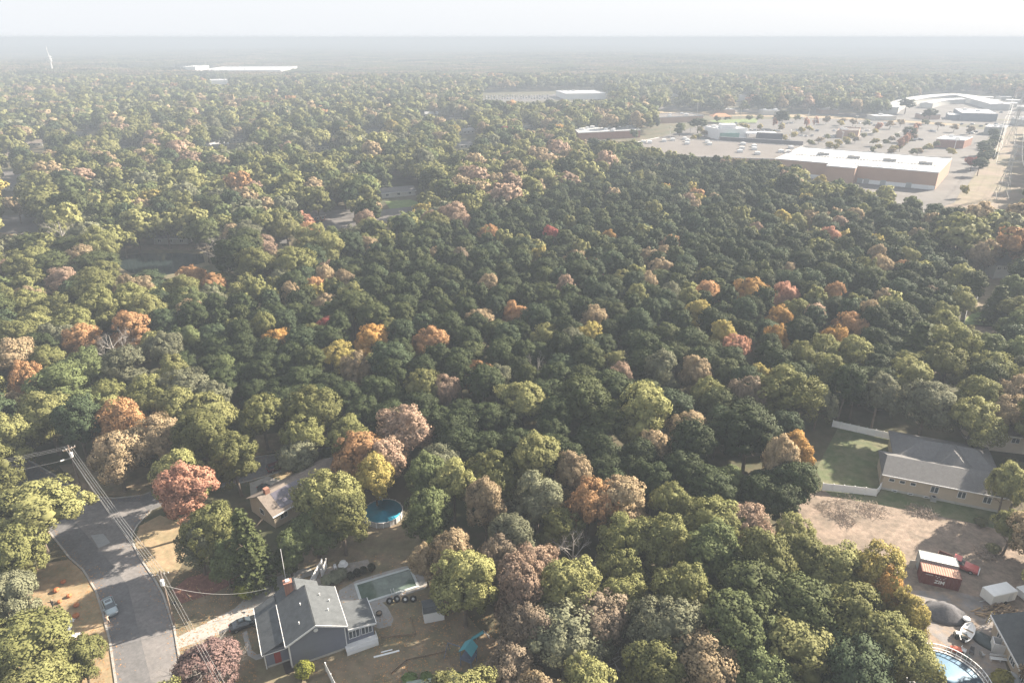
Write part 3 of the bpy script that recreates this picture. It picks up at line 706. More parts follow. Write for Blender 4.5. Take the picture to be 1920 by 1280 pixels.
# far white roofs
for lb, l, r, dep, h, sd in (
  ('far white distribution warehouse, widest of the pale roofs in the distant woods', (372,143),(528,142),260,12,21),
  ('long thin white factory roof in the distant woods west of the widest one', (226,138),(330,138),120,9,22),
  ('white block with arched end beside the widest far warehouse', (345,138),(368,138),90,16,23),
  ('low pale building in front of the far warehouses', (393,159),(428,158),50,7,24),
  ('white store beyond the row of parked cars', (1060,187),(1136,186),70,8,25),
  ('pale low showroom at the end of the far car lot', (852,176),(884,175),50,6,26),
  ('small white roof among the woods above the brown restaurant', (1258,180),(1272,180),24,6,27),
  ('white gabled shop near the far road beside a yellow tree', (1385,190),(1400,189),30,7,28)):
    flat_block('warehouse', lb, front_rect(l,r,dep), h, metal_w, white_roof, .8, units=3, seed=sd, trim=white_m)
# ------------------------------------------------------------------ vehicles
tyre_m = mat('tyre_rubber', (0.02,0.02,0.02), 0.9, 0.1, 3.0)
rim_m = mat('wheel_rim', (0.4,0.41,0.42), 0.35, 0.05, 2.0, metal=0.8)
lamp_m = mat('headlight_glass', (0.7,0.72,0.75), 0.15, 0.03, 2.0, spec=0.8)
tail_m = mat('taillight_red', (0.35,0.02,0.02), 0.3, 0.05, 2.0)
def paint(name, col): return mat(name, col, 0.3, 0.04, 1.0, coat=0.6, metal=0.2)
def car(label, loc, rz, pm, kind='sedan', group=None, name='parked_car'):
    """length along local x, its nose at +x"""
    t = thing(name, label, {'pickup':'truck'}.get(kind,'car'), loc, rz, group)
    L, Wd = 4.7, 1.84
    hood, belt, roof = (.95,.98,1.45) if kind == 'sedan' else (1.08,1.1,1.75)
    # lower body: rounded plan rings
    def ring(z, inset, nose=0.0, tail=0.0):
        x0, x1, y = -L/2+inset+tail, L/2-inset-nose, Wd/2-inset
        return [(x0+.25,-y,z),(x1-.5,-y,z),(x1-.12,-y+.22,z),(x1,-y+.55,z),(x1,y-.55,z),(x1-.12,y-.22,z),(x1-.5,y,z),(x0+.25,y,z),(x0,y-.3,z),(x0,-y+.3,z)]
    b = MB(); b.loft([ring(.22,.1), ring(.35,.02), ring(.62,0), ring(hood-.12,.03), ring(hood,.12,.12,.05)]); b.build('body', pm, t, True)
    c = MB()
    if kind == 'sedan': lo, hi = (-1.85,1.05), (-1.05,.25)
    elif kind == 'suv': lo, hi = (-2.2,1.15), (-1.95,.4)
    else: lo, hi = (-.35,1.15), (-.25,.55)
    y0, y1 = Wd/2-.12, Wd/2-.32
    c.loft([[(lo[0],-y0,belt-.05),(lo[1],-y0,belt-.05),(lo[1],y0,belt-.05),(lo[0],y0,belt-.05)],[(hi[0],-y1,roof-.05),(hi[1],-y1,roof-.05),(hi[1],y1,roof-.05),(hi[0],y1,roof-.05)]])
    c.build('window', glass_m, t)
    r = MB(); r.loft([[(hi[0]-.04,-y1-.03,roof-.047),(hi[1]+.02,-y1-.03,roof-.047),(hi[1]+.02,y1+.03,roof-.047),(hi[0]-.04,y1+.03,roof-.047)],[(hi[0]+.1,-y1+.08,roof+.03),(hi[1]-.1,-y1+.08,roof+.03),(hi[1]-.1,y1-.08,roof+.03),(hi[0]+.1,y1-.08,roof+.03)]]); r.build('car_roof', pm, t)
    for sx in (-1.42, 1.42):
        for sy in (-1, 1):
            w = MB(M=Matrix.Translation((sx, sy*(Wd/2-.12), .33)) @ Matrix.Rotation(math.pi/2, 4, 'X'))
            w.lathe([(.24,-.11),(.33,-.09),(.33,.09),(.24,.11)], 18); wo = w.build('wheel', tyre_m, t)
            q = MB(M=Matrix.Translation((sx, sy*(Wd/2-.12), .33)) @ Matrix.Rotation(math.pi/2, 4, 'X')); q.lathe([(.2,-.12),(.22,0),(.2,.12)], 12); q.build('rim', rim_m, wo)
    for sy in (-1, 1):
        MB().box(L/2-.12,L/2-.015,sy*.62-.18,sy*.62+.18,.62,.78).build('headlight', lamp_m, t)
        MB().box(-L/2+.0,-L/2+.1,sy*.66-.16,sy*.66+.16,.66,.84).build('taillight', tail_m, t)
        MB().box(.75,.95,sy*(Wd/2+.02)-.09,sy*(Wd/2+.02)+.09,.95,1.1).build('mirror', pm, t)
    if kind == 'sedan': MB().box(-.75,-.1,-.42,.42,roof+.033,roof+.05).build('sunroof', glass_m, t)
    return t
def dirpx(a, b): d = at(*b)-at(*a); return math.atan2(d.y, d.x)
car('silver-blue sedan parked at the kerb of the main road below the tree shadows', at(207,1141), dirpx((200,1122),(217,1162)), paint('silver_blue_paint',(.33,.40,.44)))
car('black sedan parked on the drive of the slate blue house', at(459,1173), dirpx((436,1181),(482,1164)), paint('black_paint',(.02,.022,.025)))
car('dark red suv on the shaded side street', at(521,879), dirpx((500,888),(545,872)), paint('maroon_paint',(.09,.03,.035)), 'suv')
car('pale silver car parked in front of the dark red suv', at(550,868), dirpx((530,876),(565,862)), paint('silver_paint',(.5,.52,.54)))
car('dark green hatchback on the concrete drive of the solar panel house', at(502,921), dirpx((488,915),(520,928)), paint('green_black_paint',(.03,.045,.04)))
car('white suv half hidden by trees beyond the small garden lawn', at(1864,576), R(5), paint('white_car_paint',(.7,.72,.74)), 'suv')
car('white car on the far drive above the shaded gabled house', at(1905,528), R(-8), paint('white_car_paint',(.7,.72,.74)))
car('blue-grey car on the street south of the green-lawn bungalow', at(747,411), R(20), paint('blue_grey_paint',(.2,.27,.36)))
# pickup behind the containers
def pickup():
    t = thing('pickup_truck', 'faded red pickup with rusty open bed parked behind the two shipping containers', 'truck', at(1795,1061), dirpx((1764,1045),(1822,1068)))
    rp, rust = paint('faded_red_paint',(.42,.09,.085)), mat('rusty_bed',(.13,.06,.05),.9,.3,1.5)
    b = MB(); b.loft([[(.9,-.95,.45),(3.1,-.9,.45),(3.1,.9,.45),(.9,.95,.45)],[(.9,-.98,.9),(3.15,-.95,.9),(3.15,.95,.9),(.9,.98,.9)],[(.95,-.88,1.2),(3.05,-.82,1.12),(3.05,.82,1.12),(.95,.88,1.2)]]); b.build('hood', rp, t)
    c = MB(); c.loft([[(-.9,-.98,.45),(.9,-.98,.45),(.9,.98,.45),(-.9,.98,.45)],[(-.9,-.98,1.2),(.9,-.98,1.2),(.9,.98,1.2),(-.9,.98,1.2)]]); c.build('cab', rp, t)
    g = MB(); g.loft([[(-.88,-.94,1.203),(.88,-.94,1.203),(.88,.94,1.203),(-.88,.94,1.203)],[(-.8,-.8,1.8),(.3,-.8,1.8),(.3,.8,1.8),(-.8,.8,1.8)]]); g.build('window', glass_m, t)
    MB().box(-.86,.34,-.84,.84,1.803,1.9).build('cab_roof', rp, t)
    k = MB(); k.box(-3.3,-.95,-.95,.95,.6,.68)
    for y in (-.98,.9): k.box(-3.3,-.95,y,y+.08,.683,1.25)
    k.box(-3.36,-3.303,-.98,.98,.6,1.25); k.box(-.99,-.953,-.89,.89,.683,1.25); k.build('bed', rust, t)
    MB().box(3.16,3.3,-1,1,.5,.75).build('bumper', white_m, t)
    MB().box(3.153,3.2,-.8,.8,.78,1.05).build('grille', metal_w, t)
    for sx in (-2.3,2.1):
        for sy in (-1,1):
            w = MB(M=Matrix.Translation((sx, sy*.88, .38)) @ Matrix.Rotation(math.pi/2, 4, 'X')); w.lathe([(.25,-.12),(.38,-.1),(.38,.1),(.25,.12)],18)
            wo = w.build('wheel', tyre_m, t); q = MB(M=Matrix.Translation((sx, sy*.88, .38)) @ Matrix.Rotation(math.pi/2, 4, 'X')); q.lathe([(.2,-.13),(.2,.13)],12); q.build('rim', rim_m, wo)
pickup()

# ------------------------------------------------------------------ shipping containers
def text_mesh(name, s, size, m, parent, M, depth=0.012):
    cu = bpy.data.curves.new(name, 'FONT'); cu.body = s; cu.size = size; cu.extrude = depth; cu.align_x = 'CENTER'; cu.align_y = 'CENTER'; cu.offset = size*0.03
    tmp = bpy.data.objects.new(name, cu); C.objects.link(tmp)
    dg = bpy.context.evaluated_depsgraph_get(); me = bpy.data.meshes.new_from_object(tmp.evaluated_get(dg))
    bpy.data.objects.remove(tmp); bpy.data.curves.remove(cu)
    me.materials.clear(); me.materials.append(m)
    o = bpy.data.objects.new(name, me); C.objects.link(o); o.parent = parent; o.matrix_local = M
    return o
def container(label, loc, rz, side, top, letters=False):
    t = thing('shipping_container', label, 'container', loc, rz)
    L, Wd, H = 6.06, 2.44, 2.6
    w = MB(); n = 60
    for s in (0, 1):                                   # corrugated long sides
        y = 0 if s == 0 else Wd; o = 1 if s == 0 else -1; ring = []
        for i in range(n+1):
            x = .1+(L-.2)*i/n; ring.append((x, y+o*(.035 if i % 4 in (1,2) else .0)))
        w.add([(x,yy,.15) for x,yy in ring]+[(x,yy,H-.1) for x,yy in ring], [(i,i+1,i+1+n+1,i+n+1) for i in range(n)])
    w.box(0.05,.1,.05,Wd-.05,.15,H-.1); w.box(L-.1,L-.05,.05,Wd-.05,.15,H-.1); w.build('wall', side, t)
    r = MB(); ring = []
    for i in range(n+1): ring.append((.08+(L-.16)*i/n, .04 if i % 4 in (1,2) else 0))
    r.add([(x,.08,H-.05+z) for x,z in ring]+[(x,Wd-.08,H-.05+z) for x,z in ring], [(i,i+1,i+n+2,i+n+1) for i in range(n)]); r.build('roof', top, t)
    f = MB()
    for y in (-.01, Wd-.07): f.box(0,L,y,y+.08,0,.147); f.box(0,L,y,y+.08,H-.097,H)
    for x in (-.01, L-.07):
        f.box(x,x+.08,.073,Wd-.073,0,.147); f.box(x,x+.08,.073,Wd-.073,H-.097,H)
        for y in (-.015, Wd-.075): f.box(x-.003,x+.083,y,y+.09,.15,H-.1)
    f.build('frame', side, t)
    dd = MB()
    for y in (.5,.9,1.5,1.9): dd.box(L-.05,L-.0,y,y+.04,.2,H-.15)
    dd.build('door_bar', metal_g, t)
    if letters:
        wl = mat('stencil_white', (.75,.75,.75), .7, .1, 2)
        rot = Matrix.Rotation(math.pi/2, 4, 'X')
        text_mesh('lettering', 'ZIM', .95, wl, t, Matrix.Translation((L*.49,-.03,.95)) @ rot)
        q = MB()                                       # a worn stencilled number, unreadable in the photo
        for k in range(9): q.box(.6+k*.13,.68+k*.13,-.045,-.02,2.1,2.22)
        q.build('worn_stencil', wl, t)
        s = MB()
        for sx, sz in ((-.75,2.15),(-.3,2.12),(-.5,1.8),(0,1.72),(.48,1.8),(.72,2.12)):
            pts = [(L*.49+sx+(.12 if i % 2 == 0 else .05)*math.sin(i*math.pi/5), (.12 if i % 2 == 0 else .05)*math.cos(i*math.pi/5)+sz) for i in range(10)]
            s.add([(a,-.025,b) for a,b in pts]+[(a,-.045,b) for a,b in pts]+[(L*.49+sx,-.025,sz),(L*.49+sx,-.045,sz)], [(i,(i+1)%10,20) for i in range(10)]+[(10+(i+1)%10,10+i,21) for i in range(10)]+[(i,10+i,10+(i+1)%10,(i+1)%10) for i in range(10)])
        s.build('star_emblem', wl, t)
    return t
cr = dirpx((1723,1090),(1797,1107))
p0 = at(1723,1091); nrm = Vector((-math.sin(cr), math.cos(cr), 0))
container('dark red shipping container with white lettering, closer of the pair on the cleared lot', p0, cr, mat('oxide_red',(.15,.05,.045),.7,.15,.8), mat('sunlit_red_top',(.30,.18,.14),.75,.15,1.2), True)  # top paler than the sides: sunlight put into its colour
container('white-topped shipping container standing just behind the dark red one', p0+nrm*3.35+Vector((.2,0,0)), cr, mat('grey_blue_side',(.3,.33,.34),.7,.12,.8), mat('white_container_top',(.5,.5,.49),.7,.1,1.0))
# white box trailer
t = thing('trailer', 'white enclosed box trailer parked between the containers and the log pile', 'trailer', at(1868,1124), R(14))
b = MB(); b.loft([[(-2.5,-1.15,.5),(2.5,-1.15,.5),(2.5,1.15,.5),(-2.5,1.15,.5)],[(-2.5,-1.15,2.4),(2.5,-1.15,2.4),(2.5,1.15,2.4),(-2.5,1.15,2.4)]]); b.build('body', metal_w, t)
MB().loft([[(-2.54,-1.19,2.403),(2.54,-1.19,2.403),(2.54,1.19,2.403),(-2.54,1.19,2.403)],[(-2.45,-1.1,2.5),(2.45,-1.1,2.5),(2.45,1.1,2.5),(-2.45,1.1,2.5)]]).build('roof', white_m, t)
MB().box(.9,1.7,-1.19,-1.153,.7,2.2).build('side_door', mat('trailer_door',(.55,.57,.6),.5,.05,1), t)
MB().box(-3.7,-2.5,-.06,.06,.45,.55).build('tow_bar', metal_g, t)
for sx in (-.4,.5):
    for sy in (-1.22,1.22):
        w = MB(M=Matrix.Translation((sx,sy,.34)) @ Matrix.Rotation(math.pi/2,4,'X')); w.lathe([(.22,-.1),(.34,-.08),(.34,.08),(.22,.1)],16); w.build('wheel', tyre_m, t)
p = at(1922,1120)
t = thing('trailer', 'edge of a second white trailer past the box trailer', 'trailer', p, R(14))
MB().box(-1.2,3.2,-1.1,1.1,.4,1.6).build('body', metal_w, t); MB().box(-1.25,3.2,-1.15,1.15,1.603,1.7).build('roof', white_m, t)

# ------------------------------------------------------------------ fences
def fence(label, pts, h, m, post=1.9, name='fence', group=None, board=True):
    o = at(*pts[0]) if len(pts[0]) == 2 else Vector(pts[0]); t = thing(name, label, 'fence', o, 0, group)
    P = [(at(*p) if len(p) == 2 else Vector(p))-o for p in pts]
    pn, ps = MB(), []
    for a, b in zip(P[:-1], P[1:]):
        d = b-a; L = d.length; d.normalize(); n = Vector((-d.y,d.x,0)); k = max(1, round(L/post))
        for i in range(k):
            u, v = a+d*(L*i/k+.07), a+d*(L*(i+1)/k-.07)
            pn.loft([[tuple(u-n*.025+Vector((0,0,.08))),tuple(u+n*.025+Vector((0,0,.08))),tuple(u+n*.025+Vector((0,0,h-.05))),tuple(u-n*.025+Vector((0,0,h-.05)))],
                     [tuple(v-n*.025+Vector((0,0,.08))),tuple(v+n*.025+Vector((0,0,.08))),tuple(v+n*.025+Vector((0,0,h-.05))),tuple(v-n*.025+Vector((0,0,h-.05)))]])
            ps.append(a+d*(L*i/k))
    ps.append(P[-1]); pn.build('panel', m, t)
    for q in ps:
        b = MB(); b.box(q.x-.065,q.x+.065,q.y-.065,q.y+.065,0,h); b.box(q.x-.09,q.x+.09,q.y-.09,q.y+.09,h+.002,h+.07); b.build('post', m, t)
    return t
fence('white vinyl panel fence running up behind the slate blue house', [(578,1112),(597,1076),(605,1062)], 1.9, white_m)
fence('short white vinyl fence length next to the paved gravel patch', [(604,1083),(613,1062)], 1.9, white_m)
fence('white vinyl fence leaving the corner of the slate blue house beside the round bush', [(612,1258),(633,1300)], 1.8, white_m)
fence('white vinyl fence closing the far side of the shaded lawn by the ranch house', [(1560,800),(1640,818),(1700,831)], 1.9, white_m)
fence('white vinyl fence along the near side of the shaded lawn', [(1541,919),(1600,925),(1642,930),(1654,912)], 1.9, white_m)
fence('white garden fence beside the small bright green lawn', [(1806,610),(1812,586)], 1.6, white_m)
fence('white fence continuing up the garden past the flower bed', [(1826,578),(1837,548)], 1.6, white_m)
fence('low wire garden fence around the vegetable plot of the blue house', [(716,1196),(778,1190),(770,1160)], .5, wood_m, 2.5, 'garden_fence')
fence('timber edging fence across the brown back yard', [(734,1262),(762,1238),(835,1222),(852,1258)], .4, wood_m, 3, 'garden_fence')
t = thing('lumber', 'two long white boards lying on the ground off the deck corner', 'boards', at(701,1233), dirpx((701,1233),(736,1224)))
MB().box(0,4.0,0,.3,0,.08).build('board', white_m, t); MB().box(1.2,3.0,.6,.8,0,.08).build('board', white_m, t)

# ------------------------------------------------------------------ pools
pp = [at(664,1102), at(680,1129), at(781,1098), at(762,1073)]
u = (pp[2]-pp[1]); u.z = 0; Lp = 9.75; Wp = 4.4; rz = math.atan2(u.y, u.x)
t = thing('swimming_pool', 'rectangular in-ground pool with murky green water beside the blue house', 'swimming pool', pp[1], rz)
Lp = u.length
cp = MB(); cp.box(-.45,Lp+.45,-.45,-.01,.0,.13); cp.box(-.45,Lp+.45,Wp+.01,Wp+.45,.0,.13); cp.box(-.45,-.01,-.007,Wp+.007,.0,.13); cp.box(Lp+.01,Lp+.45,-.007,Wp+.007,.0,.13)
cp.build('coping', mat('pale_coping',(.42,.45,.46),.7,.1,1), t)
mw = mat('murky_water',(.075,.105,.085),.08,.25,.5,spec=.6,col2=(.10,.135,.115),kscale=.25)
MB().box(0,Lp,0,Wp,.0,.05).build('pool_water', mw, t)
cv = MB()
for y in (Lp*.52,): 
    for s in (0,.5): cv.tube([(y+s,-.4,.13),(y+s,-.4,.8),(y+s,.25,.85),(y+s,.35,.06)], .03, 6)
cv.build('pool_ladder', metal_w, t)
def round_pool(label, loc, r, h, cover, wallm, name='swimming_pool'):
    t = thing(name, label, 'swimming pool', loc, 0)
    w = MB(); n = 36
    w.loft([[(r*math.cos(2*math.pi*k/n)*q, r*math.sin(2*math.pi*k/n)*q, z) for k in range(n)] for q, z in ((1,0),(1,h),(.975,h),(.975,h-.15))], False); w.build('pool_wall', wallm, t)
    q = MB(); q.lathe([(r*.985,h+.003),(r*1.03,h+.01),(r*1.03,h+.07),(r*.97,h+.07)],n); 
    st = MB()
    for k in range(18):
        a = 2*math.pi*k/18; x, y = r*1.015*math.cos(a), r*1.015*math.sin(a); st.box(x-.06,x+.06,y-.06,y+.06,0,h-.003)
    st.build('upright', white_m, t)
    c = MB(); c.lathe([(r*.97,h-.12),(r*.5,h-.2),(.01,h-.22)],n); c.build('pool_cover' if cover[0]=='c' else 'pool_water', cover[1], t, True)
    return t
mm_ = mat('blue_pool_cover',(.03,.33,.52),.5,.12,1.0)
t = round_pool('round above-ground pool under a bright blue cover beyond the big yellow-green tree', at(719,966), 3.9, 1.25, ('c',mm_), mat('pool_wall_white',(.45,.45,.45),.7,.3,1.5))
ld = MB()
for s in (-.3,.3): ld.tube([(-1+s,3.9,0),(-1+s,3.9,1.9),(-1+s,3.4,1.9),(-1+s,3.3,1.0)],.05,6)
for z in (.4,.8,1.2,1.6): ld.box(-1.3,-.7,3.86,3.94,z,z+.05)
ld.build('pool_ladder', white_m, t)
t = round_pool('large round pool with greyish blue water inside a white railing beside the cluttered yard', at(1770,1283), 5.3, 1.3, ('w',mat('blue_water',(.09,.165,.26),.4,.15,.4,spec=.3,col2=(.11,.19,.28),kscale=.5)), white_m)
rl = MB(); n = 54
for k in range(n):
    a = 2*math.pi*k/n; x, y = 5.75*math.cos(a), 5.75*math.sin(a); rl.box(x-.03,x+.03,y-.03,y+.03,.9,2.1)
for z in (1.3,2.1): rl.loft([[(5.75*math.cos(2*math.pi*k/n)*q, 5.75*math.sin(2*math.pi*k/n)*q, z+dz) for k in range(n)] for q, dz in ((.99,0),(1.01,0),(1.01,.06),(.99,.06))], False)
rl.build('railing', white_m, t)

# ------------------------------------------------------------------ back yard things
t = thing('shed', 'small white gambrel shed with dark roof beside the tree south-east of the pool', 'shed', at(796,1168), R(14))
sec = [(-.05,0),(-.05,2.0),(.45,2.75),(1.3,3.05),(2.15,2.75),(2.65,2.0),(2.65,0)]
MB().loft([[(0,y,z) for y,z in sec],[(3.3,y,z) for y,z in sec]]).build('wall', white_m, t)
r = MB()
for (a,b) in zip(sec[1:5], sec[2:6]): roof_slab(r,(-.12,a[0],a[1]+.03),(3.42,a[0],a[1]+.03),(3.42,b[0],b[1]+.03),(-.12,b[0],b[1]+.03),.09)
r.build('roof', sh_dark, t); MB().box(-.05,-.004,.7,1.9,.1,1.9).build('door', mat('shed_door',(.55,.57,.6),.6,.05,1), t)
for i, (px, py) in enumerate(((731,1130),(745,1126),(760,1127),(775,1126))):
    t = thing('tyre', ('half-sunk dark tyre at the west end of the row beneath the pool','second tyre along the row beneath the pool','third tyre along the row, with a white hub','tyre at the east end of the row, on a pale pad')[i], 'tyre', at(px,py), 0, 'old tyres lined up beneath the pool')
    q = MB(M=Matrix.Translation((0,0,.5)) @ Matrix.Rotation(R(62),4,'X')); q.lathe([(.28,-.15),(.5,-.17),(.58,-.1),(.6,0),(.58,.1),(.5,.17),(.28,.15),(.26,0)],22); q.build('tread', tyre_m, t, True)
    q = MB(M=Matrix.Translation((0,0,.5)) @ Matrix.Rotation(R(62),4,'X')); q.lathe([(.25,-.08),(.25,.08),(.05,.1)],14); q.build('hub', metal_w if i in (2,) else rim_m, t)
# umbrella-topped table
t = thing('garden_table', 'white round garden table with tiered top past the white fences', 'table', at(644,1064), 0)
MB().lathe([(.9,.7),(.9,.76),(.3,.78)],20).build('tabletop', white_m, t); MB().lathe([(.35,0),(.08,.06),(.07,.697)],10).build('leg', white_m, t); MB().lathe([(.6,1.3),(.6,1.35),(.1,1.5)],16).build('upper_tier', white_m, t); MB().lathe([(.05,.78),(.05,1.3)],8).build('post', white_m, t)
for i,(px,py) in enumerate(((629,1066),(643,1070))):
    t = thing('garden_chair', ('white garden chair standing apart west of the tiered table','white garden chair pulled up south of the tiered table')[i], 'chair', at(px,py), R(30+i*70))
    MB().box(-.25,.25,-.25,.25,.4,.45).build('seat', white_m, t); MB().box(-.25,.25,.22,.27,.453,.95).build('backrest', white_m, t)
    for sx in (-.22,.18):
        for sy in (-.22,.18): MB().box(sx,sx+.04,sy,sy+.04,0,.397).build('leg', white_m, t)
t = thing('fire_pit', 'small dark fire pit on the paved corner behind the sun room', 'fire pit', at(711,1151), 0)
MB().lathe([(.3,0),(.5,.15),(.52,.4),(.44,.4),(.4,.2)],16).build('bowl', dark_m, t); MB().lathe([(.43,.3),(.05,.42)],10).build('logs', wood_m, t)
for i,(px,py) in enumerate(((494,1106),(515,1098))):
    t = thing('wheelie_bin', ('dark bin standing on the drive by the yellow-green bush','dark bin farther up the drive behind the house roof')[i], 'bin', at(px,py), R(20))
    MB().loft([[(-.3,-.3,.05),(.3,-.3,.05),(.3,.3,.05),(-.3,.3,.05)],[(-.4,-.42,1.05),(.4,-.42,1.05),(.4,.42,1.05),(-.4,.42,1.05)]]).build('body', dark_m, t)
    MB().box(-.43,.43,-.45,.45,1.053,1.15).build('lid', dark_m, t)
    for sx in (-.3,.3):
        w = MB(M=Matrix.Translation((sx,.32,.12)) @ Matrix.Rotation(math.pi/2,4,'Y')); w.lathe([(.12,-.04),(.12,.04)],12); w.build('wheel', tyre_m, t)
# playhouse and slide
cy = mat('turquoise_plastic',(.08,.30,.36),.5,.06,1)
bw = mat('blue_grey_timber',(.12,.15,.22),.8,.15,1)
t = thing('playhouse', 'wooden play tower with a turquoise tent roof in the back yard', 'playhouse', at(879,1243), R(-25))
for x in (-.9,.9):
    for y in (-.9,.9): MB().box(x-.06,x+.06,y-.06,y+.06,0,3.1).build('post', bw, t)
MB().box(-1,1,-1,1,1.45,1.55).build('platform', bw, t)
w = MB(); 
for k in range(10): 
    for y in (-.95,.93): w.box(-.93+k*.2,-.8+k*.2,y,y+.03,1.553,2.2)
w.build('guard_rail', bw, t)
r = MB(); roof_slab(r,(-1.1,-1.1,3.0),(0,-1.1,4.1),(0,1.1,4.1),(-1.1,1.1,3.0),.04); roof_slab(r,(0,-1.1,4.1),(1.1,-1.1,3.0),(1.1,1.1,3.0),(0,1.1,4.1),.04); r.build('roof', cy, t)
sw = MB(); sw.tube([(-.9,0,2.9),(-3.6,0,2.7)],.06); sw.tube([(-3.6,0,2.7),(-3.9,-.9,0)],.06); sw.tube([(-3.6,0,2.7),(-3.9,.9,0)],.06); sw.build('swing_beam', bw, t)
t = thing('slide', 'turquoise slide with white ladder north of the play tower', 'slide', at(902,1196), R(12)); t.scale = (.8,.8,.8)
s = MB()
for y in (-.35,.3): s.tube([(-1.9,y,.35),(-.8,y,.9),(.5,y,1.7)],.07)
s.add([(-1.9,-.3,.3),(.5,-.3,1.62),(.5,.3,1.62),(-1.9,.3,.3),(-1.9,-.3,.26),(.5,-.3,1.58),(.5,.3,1.58),(-1.9,.3,.26)],[(0,1,2,3),(7,6,5,4),(0,4,5,1),(3,2,6,7)]); s.build('chute', cy, t)
l = MB(); 
for y in (-.3,.3): l.tube([(.55,y,1.75),(1.7,y,0)],.045)
for k in range(6): l.tube([(.7+k*.18,-.3,1.52-k*.275),(.7+k*.18,.3,1.52-k*.275)],.03)
l.build('ladder', white_m, t); MB().box(-1.0,-.93,-.05,.05,0,.75).build('support', white_m, t)
# greenhouse-like netted bed at the picture's lower edge
t = thing('netted_bed', 'pale netting stretched over a garden bed at the bottom of the brown yard', 'garden bed', at(812,1284), R(10))
MB().box(-4,4,-1.2,1.2,.0,.25).build('frame', wood_m, t); MB().loft([[(-3.9,y,z) for y,z in ((-1.1,.26),(-.8,.7),(0,.9),(.8,.7),(1.1,.26))],[(3.9,y,z) for y,z in ((-1.1,.26),(-.8,.7),(0,.9),(.8,.7),(1.1,.26))]]).build('netting', mat('pale_netting',(.25,.3,.27),.9,.25,2), t)

# ------------------------------------------------------------------ front lawn decorations
org = mat('pumpkin_orange',(.42,.15,.06),.6,.15,2)
for i,(px,py,s) in enumerate(((119,1092,.5),(106,1108,.55),(130,1118,.45),(112,1129,.42),(144,1136,.5),(143,1156,.58))):
    t = thing('pumpkin', ('large orange pumpkin next to a lying pumpkin figure under the big tree','orange pumpkin deepest under the yellow-green tree','pinkish orange pumpkin in the middle of the lawn','small orange pumpkin by the dark stake figure','orange pumpkin alone on the shaded grass','big orange pumpkin next to the white sheets')[i], 'pumpkin', at(px,py), 0, 'pumpkins on the front lawn')
    q = MB(); n = 32
    q.loft([[(math.cos(2*math.pi*k/n)*r*s*(1+.08*math.cos(8*2*math.pi*k/n)), math.sin(2*math.pi*k/n)*r*s*(1+.08*math.cos(8*2*math.pi*k/n)), z*s) for k in range(n)] for r,z in ((.3,0),(.75,.15),(.95,.5),(.8,.95),(.4,1.15),(.1,1.1))]); q.build('shell', org, t, True)
    MB().tube([(0,0,1.08*s),(.05,0,1.3*s),(.15,0,1.4*s)],.07*s).build('stem', mat('green_stem',(.12,.15,.05),.8,.1,2), t)
for i,(px,py) in enumerate(((129,1164),(134,1162),(129,1178),(133,1192),(142,1191),(154,1196))):
    rnd = random.Random(i); t = MB(); 
    n = 14; rings = []
    for r,z in ((.75,.02),(.6,.16),(.35,.3),(.05,.33)): rings.append([(math.cos(2*math.pi*k/n)*r*rnd.uniform(.6,1.2)*1.1, math.sin(2*math.pi*k/n)*r*rnd.uniform(.5,1.1)*.7, z*rnd.uniform(.6,1.2)) for k in range(n)])
    t.loft(rings); o = t.build('crumpled_sheet', white_m); o.location = at(px,py); o.rotation_euler = (0,0,i)
    tag(o, ('crumpled white sheet lying west of the big pumpkin','smaller crumpled white sheet touching the big pumpkin','lone white scrap on the shaded lawn','white cloth half under the lower oak','pale cloth heap at the tip of the lower oak','last white scrap towards the kerb')[i], 'sheet', 'white cloths on the front lawn')
t = thing('scarecrow', 'dark thin stake figure standing on the lawn under the yellow-green tree', 'scarecrow', at(101,1140), 0)
q = MB(); q.tube([(-.25,0,0),(0,0,.9)],.07); q.tube([(.25,0,0),(0,0,.9)],.07); q.build('legs', dark_m, t)
q = MB(); q.tube([(0,0,.9),(0,0,1.6)],.2); q.tube([(-.7,0,1.3),(.7,0,1.5)],.08); q.build('coat', dark_m, t); MB(M=Matrix.Translation((0,0,1.8))).lathe([(.02,-.18),(.16,-.1),(.18,0),(.14,.12),(.02,.18)],12).build('head', wood_m, t)
t = thing('mailbox', 'dark mailbox on a post where the drive meets the road', 'mailbox', at(329,1140), R(20))
MB().box(-.06,.06,-.06,.06,0,1.1).build('post', wood_m, t); MB().loft([[(-.3,y,z) for y,z in ((-.15,1.103),(.15,1.103),(.15,1.3),(.08,1.42),(-.08,1.42),(-.15,1.3))],[(.3,y,z) for y,z in ((-.15,1.103),(.15,1.103),(.15,1.3),(.08,1.42),(-.08,1.42),(-.15,1.3))]]).build('box', dark_m, t)
for i,(a,b) in enumerate((((350,1112),(362,1127)),((371,1104),(385,1121)))):
    A, B = at(*a), at(*b); d = B-A; t = MB(); t.tube([(0,0,.08),(d.x,d.y,.08)],.09,6); o = t.build('landscape_timber', wood_m); o.location = A
    tag(o, ('thin pale pole lying at the west end of the red groundcover','thin pale pole lying farther along the red groundcover')[i], 'timber')

